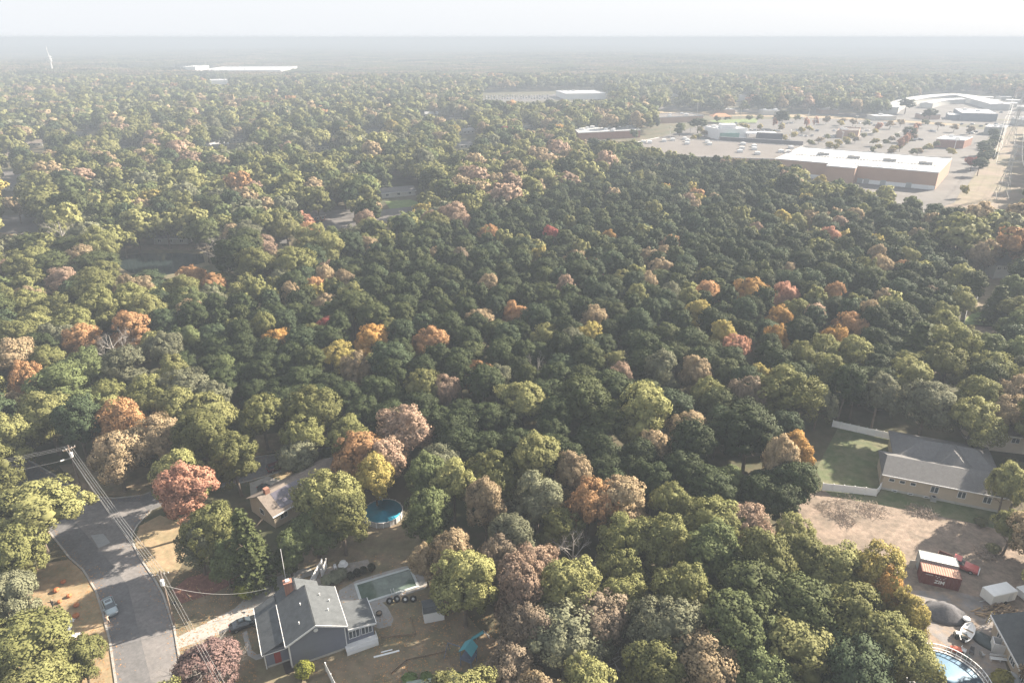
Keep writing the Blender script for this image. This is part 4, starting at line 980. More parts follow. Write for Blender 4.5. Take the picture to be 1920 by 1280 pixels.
# ------------------------------------------------------------------ person at the silver car
def person(label, loc, rz):
    pts = {'pel':(0,0,.92),'sp':(.05,0,1.12),'ch':(.16,0,1.34),'nk':(.22,0,1.48),'hd':(.27,0,1.60),'ht':(.29,0,1.72),
           'hl':(0,.10,.88),'kl':(.02,.16,.48),'al':(-.06,.2,.08),'tl':(.12,.22,.03),'hr':(0,-.10,.88),'kr':(.1,-.16,.48),'ar':(.02,-.2,.08),'tr':(.2,-.22,.03),
           'sl':(.17,.19,1.40),'el':(.32,.27,1.16),'wl':(.52,.22,1.08),'gl':(.6,.21,1.07),'sr':(.17,-.19,1.40),'er':(.32,-.27,1.16),'wr':(.52,-.22,1.08),'gr':(.6,-.21,1.07)}
    rad = {'pel':.15,'sp':.13,'ch':.16,'nk':.055,'hd':.10,'ht':.085,'hl':.095,'kl':.06,'al':.042,'tl':.04,'hr':.095,'kr':.06,'ar':.042,'tr':.04,'sl':.065,'el':.045,'wl':.03,'gl':.035,'sr':.065,'er':.045,'wr':.03,'gr':.035}
    E_ = [('pel','sp'),('sp','ch'),('ch','nk'),('nk','hd'),('hd','ht'),('pel','hl'),('hl','kl'),('kl','al'),('al','tl'),('pel','hr'),('hr','kr'),('kr','ar'),('ar','tr'),('ch','sl'),('sl','el'),('el','wl'),('wl','gl'),('ch','sr'),('sr','er'),('er','wr'),('wr','gr')]
    for s, g, yy in (('l','gl',.21),('r','gr',-.21)):       # five fingers each
        for k in range(5):
            nm = f'f{s}{k}'; a = (k-2)*.016
            pts[nm] = (.69-abs(k-2)*.008-(.03 if k == 0 else 0), yy+a+(.03 if k == 0 and s == 'r' else -.03 if k == 0 else 0), 1.05); rad[nm] = .009; E_.append((g,nm))
    names = list(pts); me = bpy.data.meshes.new('person'); me.from_pydata([pts[n] for n in names], [(names.index(a),names.index(b)) for a,b in E_], [])
    o = bpy.data.objects.new('person', me); C.objects.link(o)
    sk = o.modifiers.new('skin','SKIN'); 
    for i, n in enumerate(names):
        sv = me.skin_vertices[0].data[i]; sv.radius = (rad[n],rad[n]); sv.use_root = (n == 'pel')
    ss = o.modifiers.new('sub','SUBSURF'); ss.levels = ss.render_levels = 2
    dg = bpy.context.evaluated_depsgraph_get(); m2 = bpy.data.meshes.new_from_object(o.evaluated_get(dg)); o.modifiers.clear(); o.data = m2
    cl, skn = mat('tan_clothes',(.50,.38,.30),.85,.1,2), mat('skin',(.45,.28,.2),.6,.05,2)
    m2.materials.clear(); m2.materials.append(cl); m2.materials.append(skn)
    for p in m2.polygons:
        c = p.center; p.material_index = 1 if (c.z > 1.46 and c.x > .15) or c.x > .5 else 0; p.use_smooth = True
    hair = MB(M=Matrix.Translation((.265,0,1.68))); hair.lathe([(.02,-.1),(.1,-.05),(.115,.02),(.09,.09),(.02,.13)],14); hair.build('hair', mat('pale_hair',(.5,.42,.32),.8,.1,2), o, True)
    o.location = loc; o.rotation_euler = (0,0,rz)
    return tag(o, label, 'person')
person('person in tan clothing leaning on the hood of the silver-blue sedan', at(209,1167)+Vector((-.35,-.2,0)), dirpx((217,1162),(200,1122)))

# ------------------------------------------------------------------ cluttered yard
t = thing('gravel_heap', 'cone-shaped heap of dark gravel on the cleared lot below the containers', 'gravel heap', at(1771,1150), 0)
rnd = random.Random(3); q = MB(); n = 28
q.loft([[(math.cos(2*math.pi*k/n)*r*rnd.uniform(.9,1.1), math.sin(2*math.pi*k/n)*r*rnd.uniform(.9,1.1)*.8, z) for k in range(n)] for r,z in ((3.6,0),(2.9,.5),(1.9,1.1),(.9,1.7),(.15,1.95))]); q.build('heap', mat('dark_gravel',(.10,.10,.11),.95,.3,2.5,.5), t, True)
t = thing('traffic_cone', 'orange marker lying at the edge of the gravel heap', 'traffic cone', at(1746,1134), 0)
MB(M=Matrix.Rotation(R(80),4,'Y')).lathe([(.22,0),(.2,.1),(.04,.9)],12).build('cone', org, t); MB(M=Matrix.Rotation(R(80),4,'Y')).box(-.3,.3,-.3,.3,-.05,-.003).build('base', org, t)
t = thing('log_pile', 'untidy pile of split timber and branches beneath the white box trailer', 'log pile', at(1868,1146), R(8))
for k in range(46):
    a = rnd.gauss(0,.35); x, y, z = rnd.uniform(-3.4,3.4), rnd.uniform(-1.1,1.1), rnd.uniform(.1,1.1)*(1-abs(a)*.3); L = rnd.uniform(.9,2.2)
    z *= max(.2, 1-abs(x)/4.2)
    q = MB(); q.tube([(x-L/2*math.cos(a),y-L/2*math.sin(a),z),(x+L/2*math.cos(a),y+L/2*math.sin(a),z+rnd.uniform(-.05,.3))],rnd.uniform(.06,.15),6)
    q.build('log', wood_m if k % 2 else mat('split_timber',(.38,.27,.17),.85,.2,2), t)
t = thing('boat', 'narrow white open boat on its keel in the cluttered yard', 'boat', at(1812,1190), dirpx((1812,1190),(1822,1170)))
q = MB(); rings = []
for x,wd,zb in ((-2.4,.55,.35),(-1.5,.85,.15),(0,.95,.1),(1.5,.75,.2),(2.5,.1,.7)): rings.append([(x,-wd,.95),(x,-wd*.8,zb+.2),(x,0,zb),(x,wd*.8,zb+.2),(x,wd,.95),(x,wd*.86,.95),(x,wd*.66,zb+.3),(x,0,zb+.12),(x,-wd*.66,zb+.3),(x,-wd*.86,.95)])
q.loft(rings); q.build('hull', white_m, t)
for x in (-1.2,.4): MB().box(x-.15,x+.15,-.7,.7,.7,.76).build('seat', wood_m, t)
MB().box(-2.75,-2.42,-.25,.25,.5,1.2).build('motor', dark_m, t)
t = thing('tarpaulin', 'dark tarpaulin draped over a low heap between the boat and the white crate', 'tarpaulin', at(1849,1203), R(-60))
q = MB(); n = 22; q.loft([[(math.cos(2*math.pi*k/n)*r*2.5*rnd.uniform(.93,1.07), math.sin(2*math.pi*k/n)*r*1.5*rnd.uniform(.93,1.07), z+rnd.uniform(-.04,.04)) for k in range(n)] for r,z in ((1,.03),(.9,.35),(.6,.6),(.25,.7),(.02,.72))]); q.build('sheet', mat('black_tarp',(.045,.06,.065),.45,.2,1.5), t, True)
t = thing('crate', 'tall white open crate standing under the eave of the grey-roofed house', 'crate', at(1872,1219), R(-22))
for x0,x1,y0,y1 in ((-1.1,1.1,-.8,-.72),(-1.1,1.1,.72,.8),(-1.1,-1.02,-.717,.717),(1.02,1.1,-.717,.717)): MB().box(x0,x1,y0,y1,.05,1.9).build('side', white_m, t)
MB().box(-1.05,1.05,-.71,.71,0,.047).build('base', wood_m, t)
t = thing('grill', 'dark covered grill with white lid just past the boat bow', 'grill', at(1809,1168), R(10))
MB().box(-.5,.5,-.4,.4,.5,1.0).build('firebox', dark_m, t); MB().lathe([(.6,1.003),(.5,1.2),(.2,1.3)],14).build('lid', white_m, t)
for sx in (-.42,.36):
    for sy in (-.32,.26): MB().box(sx,sx+.06,sy,sy+.06,0,.497).build('leg', dark_m, t)
t = thing('lawn_mower', 'dark riding mower with white seat beside the boat hull', 'mower', at(1800,1195), R(-20))
MB().box(-.9,.9,-.45,.45,.35,.75).build('body', mat('green_black_paint',(.03,.045,.04)), t); MB().box(-.8,0,-.3,.3,.753,1.0).build('seat', white_m, t)
for sx in (-.65,.65):
    for sy in (-.5,.5):
        w = MB(M=Matrix.Translation((sx,sy,.27)) @ Matrix.Rotation(math.pi/2,4,'X')); w.lathe([(.1,-.1),(.27,-.1),(.27,.1),(.1,.1)],14); w.build('wheel', tyre_m, t)
t = thing('wheelbarrow', 'orange-red wheelbarrow among clutter on the rim of the large round pool', 'wheelbarrow', at(1790,1222), R(-15))
MB().loft([[(-.45,-.3,.35),(.45,-.3,.35),(.45,.3,.35),(-.45,.3,.35)],[(-.75,-.5,.8),(.8,-.5,.8),(.8,.5,.8),(-.75,.5,.8)]]).build('tray', mat('orange_red',(.5,.1,.05),.5,.1,2), t)
q = MB(); q.tube([(.9,-.3,.3),(-.6,-.35,.5),(-1.3,-.35,.7)],.04); q.tube([(.9,.3,.3),(-.6,.35,.5),(-1.3,.35,.7)],.04); q.build('handles', wood_m, t)
w = MB(M=Matrix.Translation((.95,0,.22)) @ Matrix.Rotation(math.pi/2,4,'X')); w.lathe([(.1,-.06),(.22,-.05),(.22,.05),(.1,.06)],14); w.build('wheel', tyre_m, t)
def patio_chair(label, p, rz, m):
    t = thing('patio_chair', label, 'chair', at(*p), rz)
    MB().box(-.3,.3,-.3,.3,.38,.44).build('seat', m, t); MB().loft([[(-.3,.27,.443),(.3,.27,.443),(.3,.31,.443),(-.3,.31,.443)],[(-.28,.4,1.05),(.28,.4,1.05),(.28,.44,1.05),(-.28,.44,1.05)]]).build('backrest', m, t)
    for sx in (-.28,.22): MB().box(sx,sx+.06,-.3,.3,.58,.63).build('armrest', m, t)
    for sx in (-.28,.22):
        for sy in (-.28,.22): MB().box(sx,sx+.06,sy,sy+.06,0,.377).build('leg', m, t)
patio_chair('white plastic chair closest to the orange-red wheelbarrow', (1806,1222), R(40), white_m)
patio_chair('dark metal chair with white seat amid the poolside clutter', (1821,1224), R(-30), mat('dark_chair',(.1,.1,.11),.6,.1,2))
patio_chair('grey chair at the end of the poolside clutter facing the crate', (1840,1229), R(100), metal_g)
patio_chair('greenish chair tipped low beside the pool railing', (1811,1234), R(160), mat('green_chair',(.15,.24,.2),.6,.1,2))
t = thing('bench', 'white slatted bench in front of the tall white crate', 'bench', at(1874,1238), R(-8))
for k in range(4): MB().box(-1.4,1.4,-.3+k*.16,-.18+k*.16,.42,.46).build('slat', white_m, t)
for z in (.6,.8): MB().box(-1.4,1.4,.36,.4,z,z+.12).build('backrest', white_m, t)
for x in (-1.3,0,1.3): MB().box(x-.05,x+.05,-.28,.35,0,.417).build('leg', white_m, t)
t = thing('stepladder', 'folded pale ladder and yellow tool leaning where the log pile meets the eave', 'ladder', at(1852,1168), R(30))
for y in (-.22,.22): MB().tube([(0,y,0),(.5,y,2.2)],.04).build('rail', mat('yellow_ladder',(.5,.38,.06),.6,.1,2), t)
for k in range(6): MB().tube([(.06+k*.075,-.22,.3+k*.33),(.06+k*.075,.22,.3+k*.33)],.03).build('rung', white_m, t)
t = thing('dome_cover', 'round pale dome cover on the ground near the picture corner', 'cover', at(1896,1276), 0)
MB().lathe([(1.5,0),(1.4,.5),(1.0,.95),(.4,1.2),(.02,1.25)],24).build('dome', mat('grey_white_cover',(.4,.41,.42),.7,.12,1), t, True); MB().lathe([(1.55,0),(1.55,.08)],24).build('rim', metal_g, t)
t = thing('sign_board', 'pale upright board leaning on a post west of the containers', 'board', at(1708,1066), R(-10))
MB().box(-.55,.55,-.04,.04,.3,2.0).build('panel', mat('beige_board',(.42,.40,.36),.8,.1,2), t)
for x in (-.5,.44): MB().box(x,x+.06,.043,.1,0,1.9).build('post', wood_m, t)
for i,(px,py,s) in enumerate(((1560,955,2.2),(1600,948,2.6),(1640,958,2.0),(1718,958,1.6),(1740,962,1.3),(1585,975,1.6),(1850,1040,1.5))):
    t = thing('brush_pile', ('grey brush pile closest to the dark wood edge','tallest grey brush pile under the white fence','flat grey brush pile in the middle of the cleared lot','pale leafy brush clump behind the ranch house windows','low brush clump east of the pale one','scattered twigs below the tallest brush pile','brush heap beside the red pickup')[i], 'brush pile', at(px,py), i)
    q = MB()
    for k in range(150):
        a, e = rnd.uniform(0,6.28), rnd.uniform(-.1,.7); r = s*math.sqrt(rnd.random())*1.3; c = Vector((math.cos(a)*r, math.sin(a)*r, rnd.uniform(0,.5)*(s-r*.6)))
        dd = Vector((rnd.gauss(0,1),rnd.gauss(0,1),rnd.uniform(0,.6))).normalized()*rnd.uniform(.5,1.3)
        q.tube([tuple(c), tuple(c+dd*.5+Vector((0,0,.1))), tuple(c+dd)], .035, 3)
    q.build('twigs', mat('grey_twigs',(.30,.25,.21),.9,.25,3), t)

# ------------------------------------------------------------------ poles, wires, pylons, masts
wire_m = mat('wire_grey', (.35,.35,.35), .5, .1, 1)
def sag(a, b, s, n=14): return [tuple(a.lerp(b, i/n) - Vector((0,0,4*s*(i/n)*(1-i/n)))) for i in range(n+1)]
P1, P2 = at(154,921), at(327,1171)
HP = 11.5
for i,(p,lb,rz) in enumerate(((P1,'wooden utility pole with transformer at the road junction',R(50)),(P2,'wooden utility pole with transformer by the drive of the blue house',R(20)))):
    t = thing('utility_pole', lb, 'utility pole', p, rz)
    MB().loft([[(math.cos(k*math.pi/5)*r,math.sin(k*math.pi/5)*r,z) for k in range(10)] for r,z in ((.18,0),(.12,HP))]).build('pole', mat('pole_wood',(.19,.15,.125),.85,.2,1.5), t)
    MB().box(-1.2,1.2,-.17,-.06,HP-.9,HP-.75).build('crossarm', wood_m, t)
    q = MB()
    for x in (-1.1,-.5,.5,1.1): q.lathe([(.05,HP-.747),(.07,HP-.6),(.03,HP-.5)],8,(x,-.11))
    q.build('insulator', metal_w, t)
    MB().lathe([(.28,HP-2.6),(.3,HP-2.55),(.3,HP-1.6),(.2,HP-1.5)],14,(.0,-.48)).build('transformer', metal_w, t)
    if i == 0: MB().tube([(0,0,HP-3),(-1.6,-.3,HP-2.6)],.04).build('lamp_arm', metal_g, t); MB().box(-2.1,-1.5,-.45,-.2,HP-2.7,HP-2.55).build('street_lamp_head', metal_w, t)
def wires(label, runs, r=.022, name='overhead_wire'):
    q = MB()
    for a,b,s in runs: q.tube(sag(a,b,s), r, 4)
    return tag(q.build(name, wire_m), label, 'wires')
def up(p, h, dx=0, dy=0): return p + Vector((dx,dy,h))
wires('overhead wires strung between the two utility poles', [(up(P1,HP-.5,dx),up(P2,HP-.5,dx),.9) for dx in (-.8,-.3,.3,.8)] + [(up(P1,HP-3.4),up(P2,HP-3.4),1.0)])
Pn = P2 + (P2-P1)*.9 + Vector((3,-8,0))
wires('overhead wires coming towards the viewer from the pole by the drive', [(up(P2,HP-.5,dx),up(Pn,HP-.5,dx),.9) for dx in (-.5,0,.5)], .016)
Pl = P1 + Vector((-40,-14,0))
wires('overhead wires leaving the junction pole over the road', [(up(P1,HP-.5,0,dy),up(Pl,HP-.5,0,dy),.9) for dy in (-.7,0,.7)] + [(up(P1,HP-3.2),up(Pl,HP-3.2),1)])
wires('single service wire drooping from the drive pole to the blue house', [(up(P2,HP-3.0),at(503,1102,3.6),1.6)], .03)
Pf = at(118,286)
t = thing('utility_pole', 'far utility pole over the street among the tan oaks', 'utility pole', at(118,382), 0)
MB().loft([[(math.cos(k*math.pi/4)*r,math.sin(k*math.pi/4)*r,z) for k in range(8)] for r,z in ((.2,0),(.14,12))]).build('pole', MATS['pole_wood'], t); MB().box(-1.3,1.3,-.15,0,11,11.2).build('crossarm', wood_m, t)
wires('wires crossing the far street from the far utility pole', [(at(118,382)+Vector((dx,0,11.3)), at(118,382)+Vector((dx-50,-16,11.3)),1.0) for dx in (-1,0,1)]+[(at(118,382)+Vector((0,0,11.3)), at(118,382)+Vector((42,12,11.3)),1.0)], .04)
def pylon(label, p, h, rz, group='steel pylons on the cleared strip'):
    t = thing('pylon', label, 'pylon', p, rz, group)
    legs, br = MB(), MB(); b0, b1 = h*.11, h*.025; lv = [0,.16,.3,.42,.53,.62,.7,.78,.86,.94,1.0]
    def hw(f): return b0+(b1-b0)*min(1,f/.62) if f < .62 else b1
    for sx,sy in ((1,1),(1,-1),(-1,-1),(-1,1)):
        legs.tube([(sx*hw(f),sy*hw(f),h*f) for f in lv],.14,4)
    for f0,f1 in zip(lv[:-1],lv[1:]):
        a,b = hw(f0),hw(f1)
        for (x0,y0),(x1,y1) in (((1,1),(1,-1)),((1,-1),(-1,-1)),((-1,-1),(-1,1)),((-1,1),(1,1))):
            br.tube([(x0*a,y0*a,h*f0),(x1*b,y1*b,h*f1)],.07,3); br.tube([(x1*a,y1*a,h*f0),(x0*b,y0*b,h*f1)],.07,3); br.tube([(x0*b,y0*b,h*f1),(x1*b,y1*b,h*f1)],.07,3)
    legs.build('leg', metal_g, t); br.build('lattice', metal_g, t)
    for f,wd in ((.68,.24),(.82,.30),(.95,.22)):
        q = MB()
        for sy in (-1,1): q.tube([(-h*wd,0,h*f),(0,sy*b1,h*f+.5),(h*wd,0,h*f)],.1,4)
        q.tube([(-h*wd,0,h*f),(0,0,h*f+h*.05),(h*wd,0,h*f)],.1,4); q.build('crossarm', metal_g, t)
        for s in (-1,1): MB().tube([(s*h*wd,0,h*f),(s*h*wd,0,h*f-1.6)],.16,5).build('insulator', mat('pale_insulator',(.6,.62,.62),.5,.05,1), t)
    return t
pyl = [at(1876,372), at(1893,272), at(1905,225)]
PH = 31
for p,lb in zip(pyl,('tall steel lattice pylon on the cleared strip above the pine wood','second steel pylon farther along the cleared strip','smallest steel pylon far up the cleared strip')): pylon(lb, p, PH, R(-14))
pn = pyl[0] + (pyl[0]-pyl[1])*.9
glint = mat('bright_aluminium_wire', (.75,.74,.72), .3, .05, 1, metal=.4)
def pos(p, s, f, wd): 
    a = R(-14); x = s*PH*wd; return p + Vector((x*math.cos(a), x*math.sin(a), PH*f-1.7))
q = MB()
for a,b in ((pyl[0],pyl[1]),(pyl[1],pyl[2])):
    for s in (-1,1):
        for f,wd in ((.68,.24),(.82,.30),(.95,.22)): q.tube(sag(pos(a,s,f,wd),pos(b,s,f,wd),7,20),.06,4)
tag(q.build('power_line', glint), 'bright high-voltage wires sagging between the steel pylons', 'wires')
# phone mast and water tower on the horizon
p = at(102,146); t = thing('phone_mast', 'slender white phone mast rising above the distant woods', 'mast', p, 0)
MB().loft([[(math.cos(k*math.pi/5)*r,math.sin(k*math.pi/5)*r,z) for k in range(10)] for r,z in ((2.2,0),(1.3,48))]).build('pole', metal_w, t)
for z in (36,40,45): 
    q = MB(); q.lathe([(4.2,z),(4.2,z+2.4),(3.0,z+2.4)],12); q.build('antenna_ring', metal_w, t)
MB().tube([(0,0,48),(-1.0,0,68)],.6,5).build('spire', metal_w, t)
p = at(750,83); t = thing('water_tower', 'tiny white water tower on the horizon', 'water tower', p, 0)
MB().lathe([(6,0),(4,5),(4,58)],10).build('stem', metal_w, t); MB().lathe([(4,58),(18,65),(22,72),(16,81),(2,85)],18).build('tank', metal_w, t)

# ------------------------------------------------------------------ parking lot: lamps, cars
def lot_lamp(label, p, h=11):
    t = thing('street_lamp', label, 'street lamp', p, 0, 'tall lamps over the shops parking area')
    MB().loft([[(math.cos(k*math.pi/3)*r,math.sin(k*math.pi/3)*r,z) for k in range(6)] for r,z in ((.22,0),(.14,h))]).build('pole', metal_w, t); MB().box(-1.3,1.3,-.25,.25,h,h+.3).build('lamp_head', metal_w, t); MB().box(-.45,.45,-.45,.45,0,.7).build('base', conc_w, t)
    return t
lamps = [(1417,250,'in front of the dark conifer clump'),(1480,268,'at the far corner of the slate entrance tower'),(1526,246,'above the row of yellow parking trees'),(1577,272,'among the round yellow trees beyond the superstore'),(1604,238,'behind the small brick shop'),(1515,224,'beside the highway past the reddish trees'),(1307,211,'behind the restaurant block'),(1294,250,'between two small orange trees'),(1446,205,'near the far white gabled shop'),(1376,214,'above the highway verge'),(1388,224,'by the white pavilion'),(1787,288,'next to the bank'),(1256,262,'over the shopping row roof'),(1700,268,'at the foot of the red tree row')]
l0 = None
for i,(x,y,l) in enumerate(lamps):
    lb = 'tall parking lot lamp ' + l
    if l0 is None: l0 = lot_lamp(lb, at(x,y))
    else: dup(l0, at(x,y), rnd.uniform(0,3), lb)
cols = [paint('white_car_paint',(.7,.72,.74)), paint('silver_paint',(.5,.52,.54)), paint('black_paint',(.02,.022,.025)), paint('blue_grey_paint',(.2,.27,.36))]
protos = [car('x', (0,-300,0), 0, m, k, 'g') for m,k in zip(cols,('sedan','suv','sedan','suv'))]
lot = [(1718,262),(1722,262),(1727,263),(1714,264),(1350,233),(1356,233),(1362,234),(1392,234),(1400,235),(1372,233),(1380,232),(1548,258),(1553,258),(1560,259),(1700,246),(1708,247),(1745,247),(1752,248),(1815,250),(1822,251),(1830,248),(1640,236),(1450,222),(1504,222),(1660,232)]
used = set()
for i,(x,y) in enumerate(lot):
    k = (0,1,2,1,3,0)[i % 6]
    cn = ('white','silver','black','blue-grey')[k]
    zone = 'north of the white pavilion' if x < 1410 else 'next to the small brick shop' if 1540 < x < 1570 else 'by the foot of the red tree row' if 1700 <= x < 1740 else 'near the workshop and bank' if x > 1740 else 'on the open shops parking area'
    dup(protos[k], at(x,y), R(95) + rnd.choice((0,math.pi)) + rnd.uniform(-.05,.05), f'distant {cn} car parked {zone}', f'{cn} cars parked {zone}')
for i in range(96):
    r_, c_ = divmod(i, 24); x = 912 + c_*5.0 + rnd.uniform(-.6,.6); y = 180 + r_*2.0
    k = rnd.choice((0,0,0,1,1,3,2))
    cn = ('white','silver','black','blue-grey')[k]
    dup(protos[k], at(x,y), R(90)+rnd.uniform(-.05,.05), f'{cn} car in the crowded far car lot beyond the woods', f'{cn} cars in the far car lot', (1.5,1.5,1.5) if False else None)
for zone, ay, by, xs in (('in the parking rows south of the highway', 232, 246, ((1560,1640,9),(1400,1500,10))), ('in the parking rows by the pavilion', 246, 256, ((1500,1560,6),(1410,1470,6))), ('around the storage yard', 212, 221, ((1780,1880,12),)), ('along the street north of the warehouse', 234, 238, ((1800,1900,9),))):
    for x0, x1, n_ in xs:
        for i in range(n_):
            k = rnd.choice((0,0,1,1,3,2)); cn = ('white','silver','black','blue-grey')[k]
            dup(protos[k], at(x0+(x1-x0)*(i+rnd.random()*.7)/n_, rnd.choice((ay,by))+rnd.uniform(-.6,.6)), R(rnd.choice((85,95,5)))+rnd.uniform(-.1,.1), f'small {cn} car {zone}', f'{cn} cars {zone}')
for p in protos:
    for ch in list(p.children):
        for g in list(ch.children): bpy.data.objects.remove(g)
        bpy.data.objects.remove(ch)
    bpy.data.objects.remove(p)
# ------------------------------------------------------------------ trees
LEAF, NEEDLE = MATS['broadleaf_foliage'], MATS['pine_foliage']
bark = mat('bark', (0.13,0.105,0.085), 0.95, 0.3, 1.5, 0.4)
bark_pale = mat('pale_bark', (0.30,0.28,0.26), 0.9, 0.2, 1.5, 0.2)

def quads_mesh(name, cen, nrm, size, rng, m, core=None, aspect=1.0, soft=None):
    N = len(cen)
    nrm = nrm/np.linalg.norm(nrm, axis=1, keepdims=True)
    ref = rng.normal(size=(N,3)); t = np.cross(nrm, ref); t /= np.linalg.norm(t, axis=1, keepdims=True)+1e-9
    b = np.cross(nrm, t); s = (size*rng.uniform(.7,1.35,size=N))[:,None]
    fold = nrm*s*.25
    v = np.stack([cen-t*s*.5*aspect-b*s*.5, cen+t*s*.5*aspect-b*s*.35+fold, cen+t*s*.35*aspect+b*s*.5, cen-t*s*.5*aspect+b*s*.45+fold], 1).reshape(-1,3)
    f = np.arange(4*N).reshape(-1,4)
    V, Fc = v.tolist(), f.tolist()
    if core is not None:
        o = len(V); V += core[0]; Fc += [[i+o for i in q] for q in core[1]]
    me = bpy.data.meshes.new(name); me.from_pydata(V, [], Fc); me.materials.append(m); me.update()
    if soft is not None:                     # leaf sprays share the rounded shading of the clump they sit on
        sn = soft/(np.linalg.norm(soft, axis=1, keepdims=True)+1e-9)
        flip = (sn*nrm).sum(1) < 0.05; sn[flip] = sn[flip] + nrm[flip]*1.2; sn /= np.linalg.norm(sn, axis=1, keepdims=True)
        vn = np.repeat(sn, 4, axis=0)
        if core is not None:
            me.calc_loop_triangles(); k = len(core[0]); cn = np.zeros((k,3)); cn[:,2] = 0
            vn = np.concatenate([vn, cn])
        me.polygons.foreach_set('use_smooth', [True]*len(me.polygons))
        me.normals_split_custom_set_from_vertices(vn.tolist())
    return me
def ico(c, r, rng, n=8):
    V, Fc = [], []
    for j in range(1, n//2):
        for i in range(n):
            th = math.pi*j/(n//2); a = 2*math.pi*i/n; q = rng.uniform(.85,1.1)
            V.append([c[0]+r*q*math.sin(th)*math.cos(a), c[1]+r*q*math.sin(th)*math.sin(a), c[2]+r*q*math.cos(th)])
    k = len(V); V += [[c[0],c[1],c[2]+r],[c[0],c[1],c[2]-r]]
    rows = n//2-1
    for j in range(rows-1):
        for i in range(n): Fc.append([j*n+i,(j+1)*n+i,(j+1)*n+(i+1)%n,j*n+(i+1)%n])
    for i in range(n): Fc.append([k,i,(i+1)%n]); Fc.append([(rows-1)*n+i,k+1,(rows-1)*n+(i+1)%n])
    return V, Fc
def dirs(n, rng, up=-1.0):
    out = []
    while len(out) < n:
        d = rng.normal(size=3); d /= np.linalg.norm(d)
        if d[2] > up: out.append(d)
    return np.array(out)
# a broadleaf tree of nominal height 15, crown radius 5.5
def broad_crown(name, seed, lod, oval=1.0):
    rng = np.random.default_rng(seed)
    NL, NC, NQ, SZ = ((9,17,150,.25),(8,10,30,.72),(6,4,12,1.9))[lod]
    C_, N_, S_, core = [], [], [], ([], [])
    lobes = [(np.array([0,0,11.0*oval**.3]), 3.3)]
    for k in range(NL-1):
        a = 2*math.pi*(k+rng.uniform(0,.6))/(NL-1); rr = rng.uniform(2.2,3.4); z = rng.uniform(6.6,11.2)
        if oval > 1: rr *= .8; z = rng.uniform(5,12.5)
        lobes.append((np.array([rr*math.cos(a), rr*math.sin(a), z]), rng.uniform(1.9,2.9)))
    for c, r in lobes:
        if lod < 2 or True:
            v, f = ico(c, r*.5, rng); o = len(core[0]); core[0].extend(v); core[1].extend([[i+o for i in q] for q in f])
        for d in dirs(int(NC*max(.8,(r/2.45)**1.7)), rng, -.55):
            rc = rng.uniform(.75,1.25)*(1 if lod < 2 else 1.3); cc = c + d*r*rng.uniform(.75,1.02)
            dd = dirs(NQ, rng); dd = dd[(dd@d) > -.35]
            C_.append(cc + dd*rc*rng.uniform(.6,1.05,size=(len(dd),1))); N_.append(dd*.9 + d*.5 + rng.normal(size=dd.shape)*.45)
            q = cc-np.array([0,0,8.0]); q = q/np.linalg.norm(q); S_.append(dd*.75 + d*.55 + q*.35 + rng.normal(size=dd.shape)*.22)
    return quads_mesh(name, np.concatenate(C_), np.concatenate(N_), SZ, rng, LEAF, core, soft=np.concatenate(S_))
# a pine with a rounded cushioned top: nominal height 15, crown radius 4
def pine_crown(name, seed, lod):
    rng = np.random.default_rng(seed)
    NC, NQ, SZ = ((50,110,.27),(30,38,.52),(12,16,1.3))[lod]
    C_, N_, S_, core = [], [], [], ([], [])
    pts = []
    for k in range(NC):
        u = (k+.5)/NC; z = 13.9 - 6.4*u**1.35; rmax = 4.0*(math.sqrt(max(0,1-(1-min(1,u*1.5))**2))*.92+.08)*(1 if u < .75 else 1-(u-.75)*1.1)
        a = k*2.399 + rng.uniform(-.5,.5); rr = rmax*rng.uniform(.62,1.0)
        pts.append((np.array([rr*math.cos(a), rr*math.sin(a), z+rng.uniform(-.4,.4)]), rng.uniform(.95,1.5)*(1 if lod<2 else 1.35)))
    v, f = ico((0,0,10.6), 2.6, rng); core[0].extend(v); core[1].extend(f)
    for c, r in pts:
        v, f = ico(c-np.array([0,0,.25]), r*.62, rng, 6); o = len(core[0]); core[0].extend(v); core[1].extend([[i+o for i in q] for q in f])
        dd = dirs(NQ, rng, -.25); sc = np.array([1,1,.75])
        C_.append(c + dd*sc*r*rng.uniform(.82,1.05,size=(len(dd),1))); N_.append(dd + rng.normal(size=dd.shape)*.33)
        q = c-np.array([0,0,9.5]); q = q/np.linalg.norm(q); S_.append(dd*.8 + q*.65 + rng.normal(size=dd.shape)*.16)
    return quads_mesh(name, np.concatenate(C_), np.concatenate(N_), SZ, rng, NEEDLE, core, .7, soft=np.concatenate(S_))
def spruce_crown(name, seed, lod):
    rng = np.random.default_rng(seed); C_, N_ = [], []
    tiers, per, nq, sz = ((17,10,34,.42),(12,8,12,.8),(7,6,6,1.5))[lod]
    for k in range(tiers):
        u = (k+.5)/tiers; z = 15-12.8*u; rr = 3.3*u**.85+.15
        for i in range(per):
            a = 2*math.pi*(i+rng.uniform(0,.8))/per; t = rng.uniform(.1,1.05,size=(nq,1)); d = np.array([math.cos(a),math.sin(a),0]); 
            C_.append(d*t*rr+np.array([0,0,z])-np.array([0,0,1])*t*rr*.28+rng.normal(size=(nq,3))*.24*(.4+t)); N_.append(np.array([[math.cos(a)*.6,math.sin(a)*.6,.9]])+rng.normal(size=(nq,3))*.4)
    return quads_mesh(name, np.concatenate(C_), np.concatenate(N_), sz, rng, NEEDLE, ico((0,0,6.5),1.6,rng))
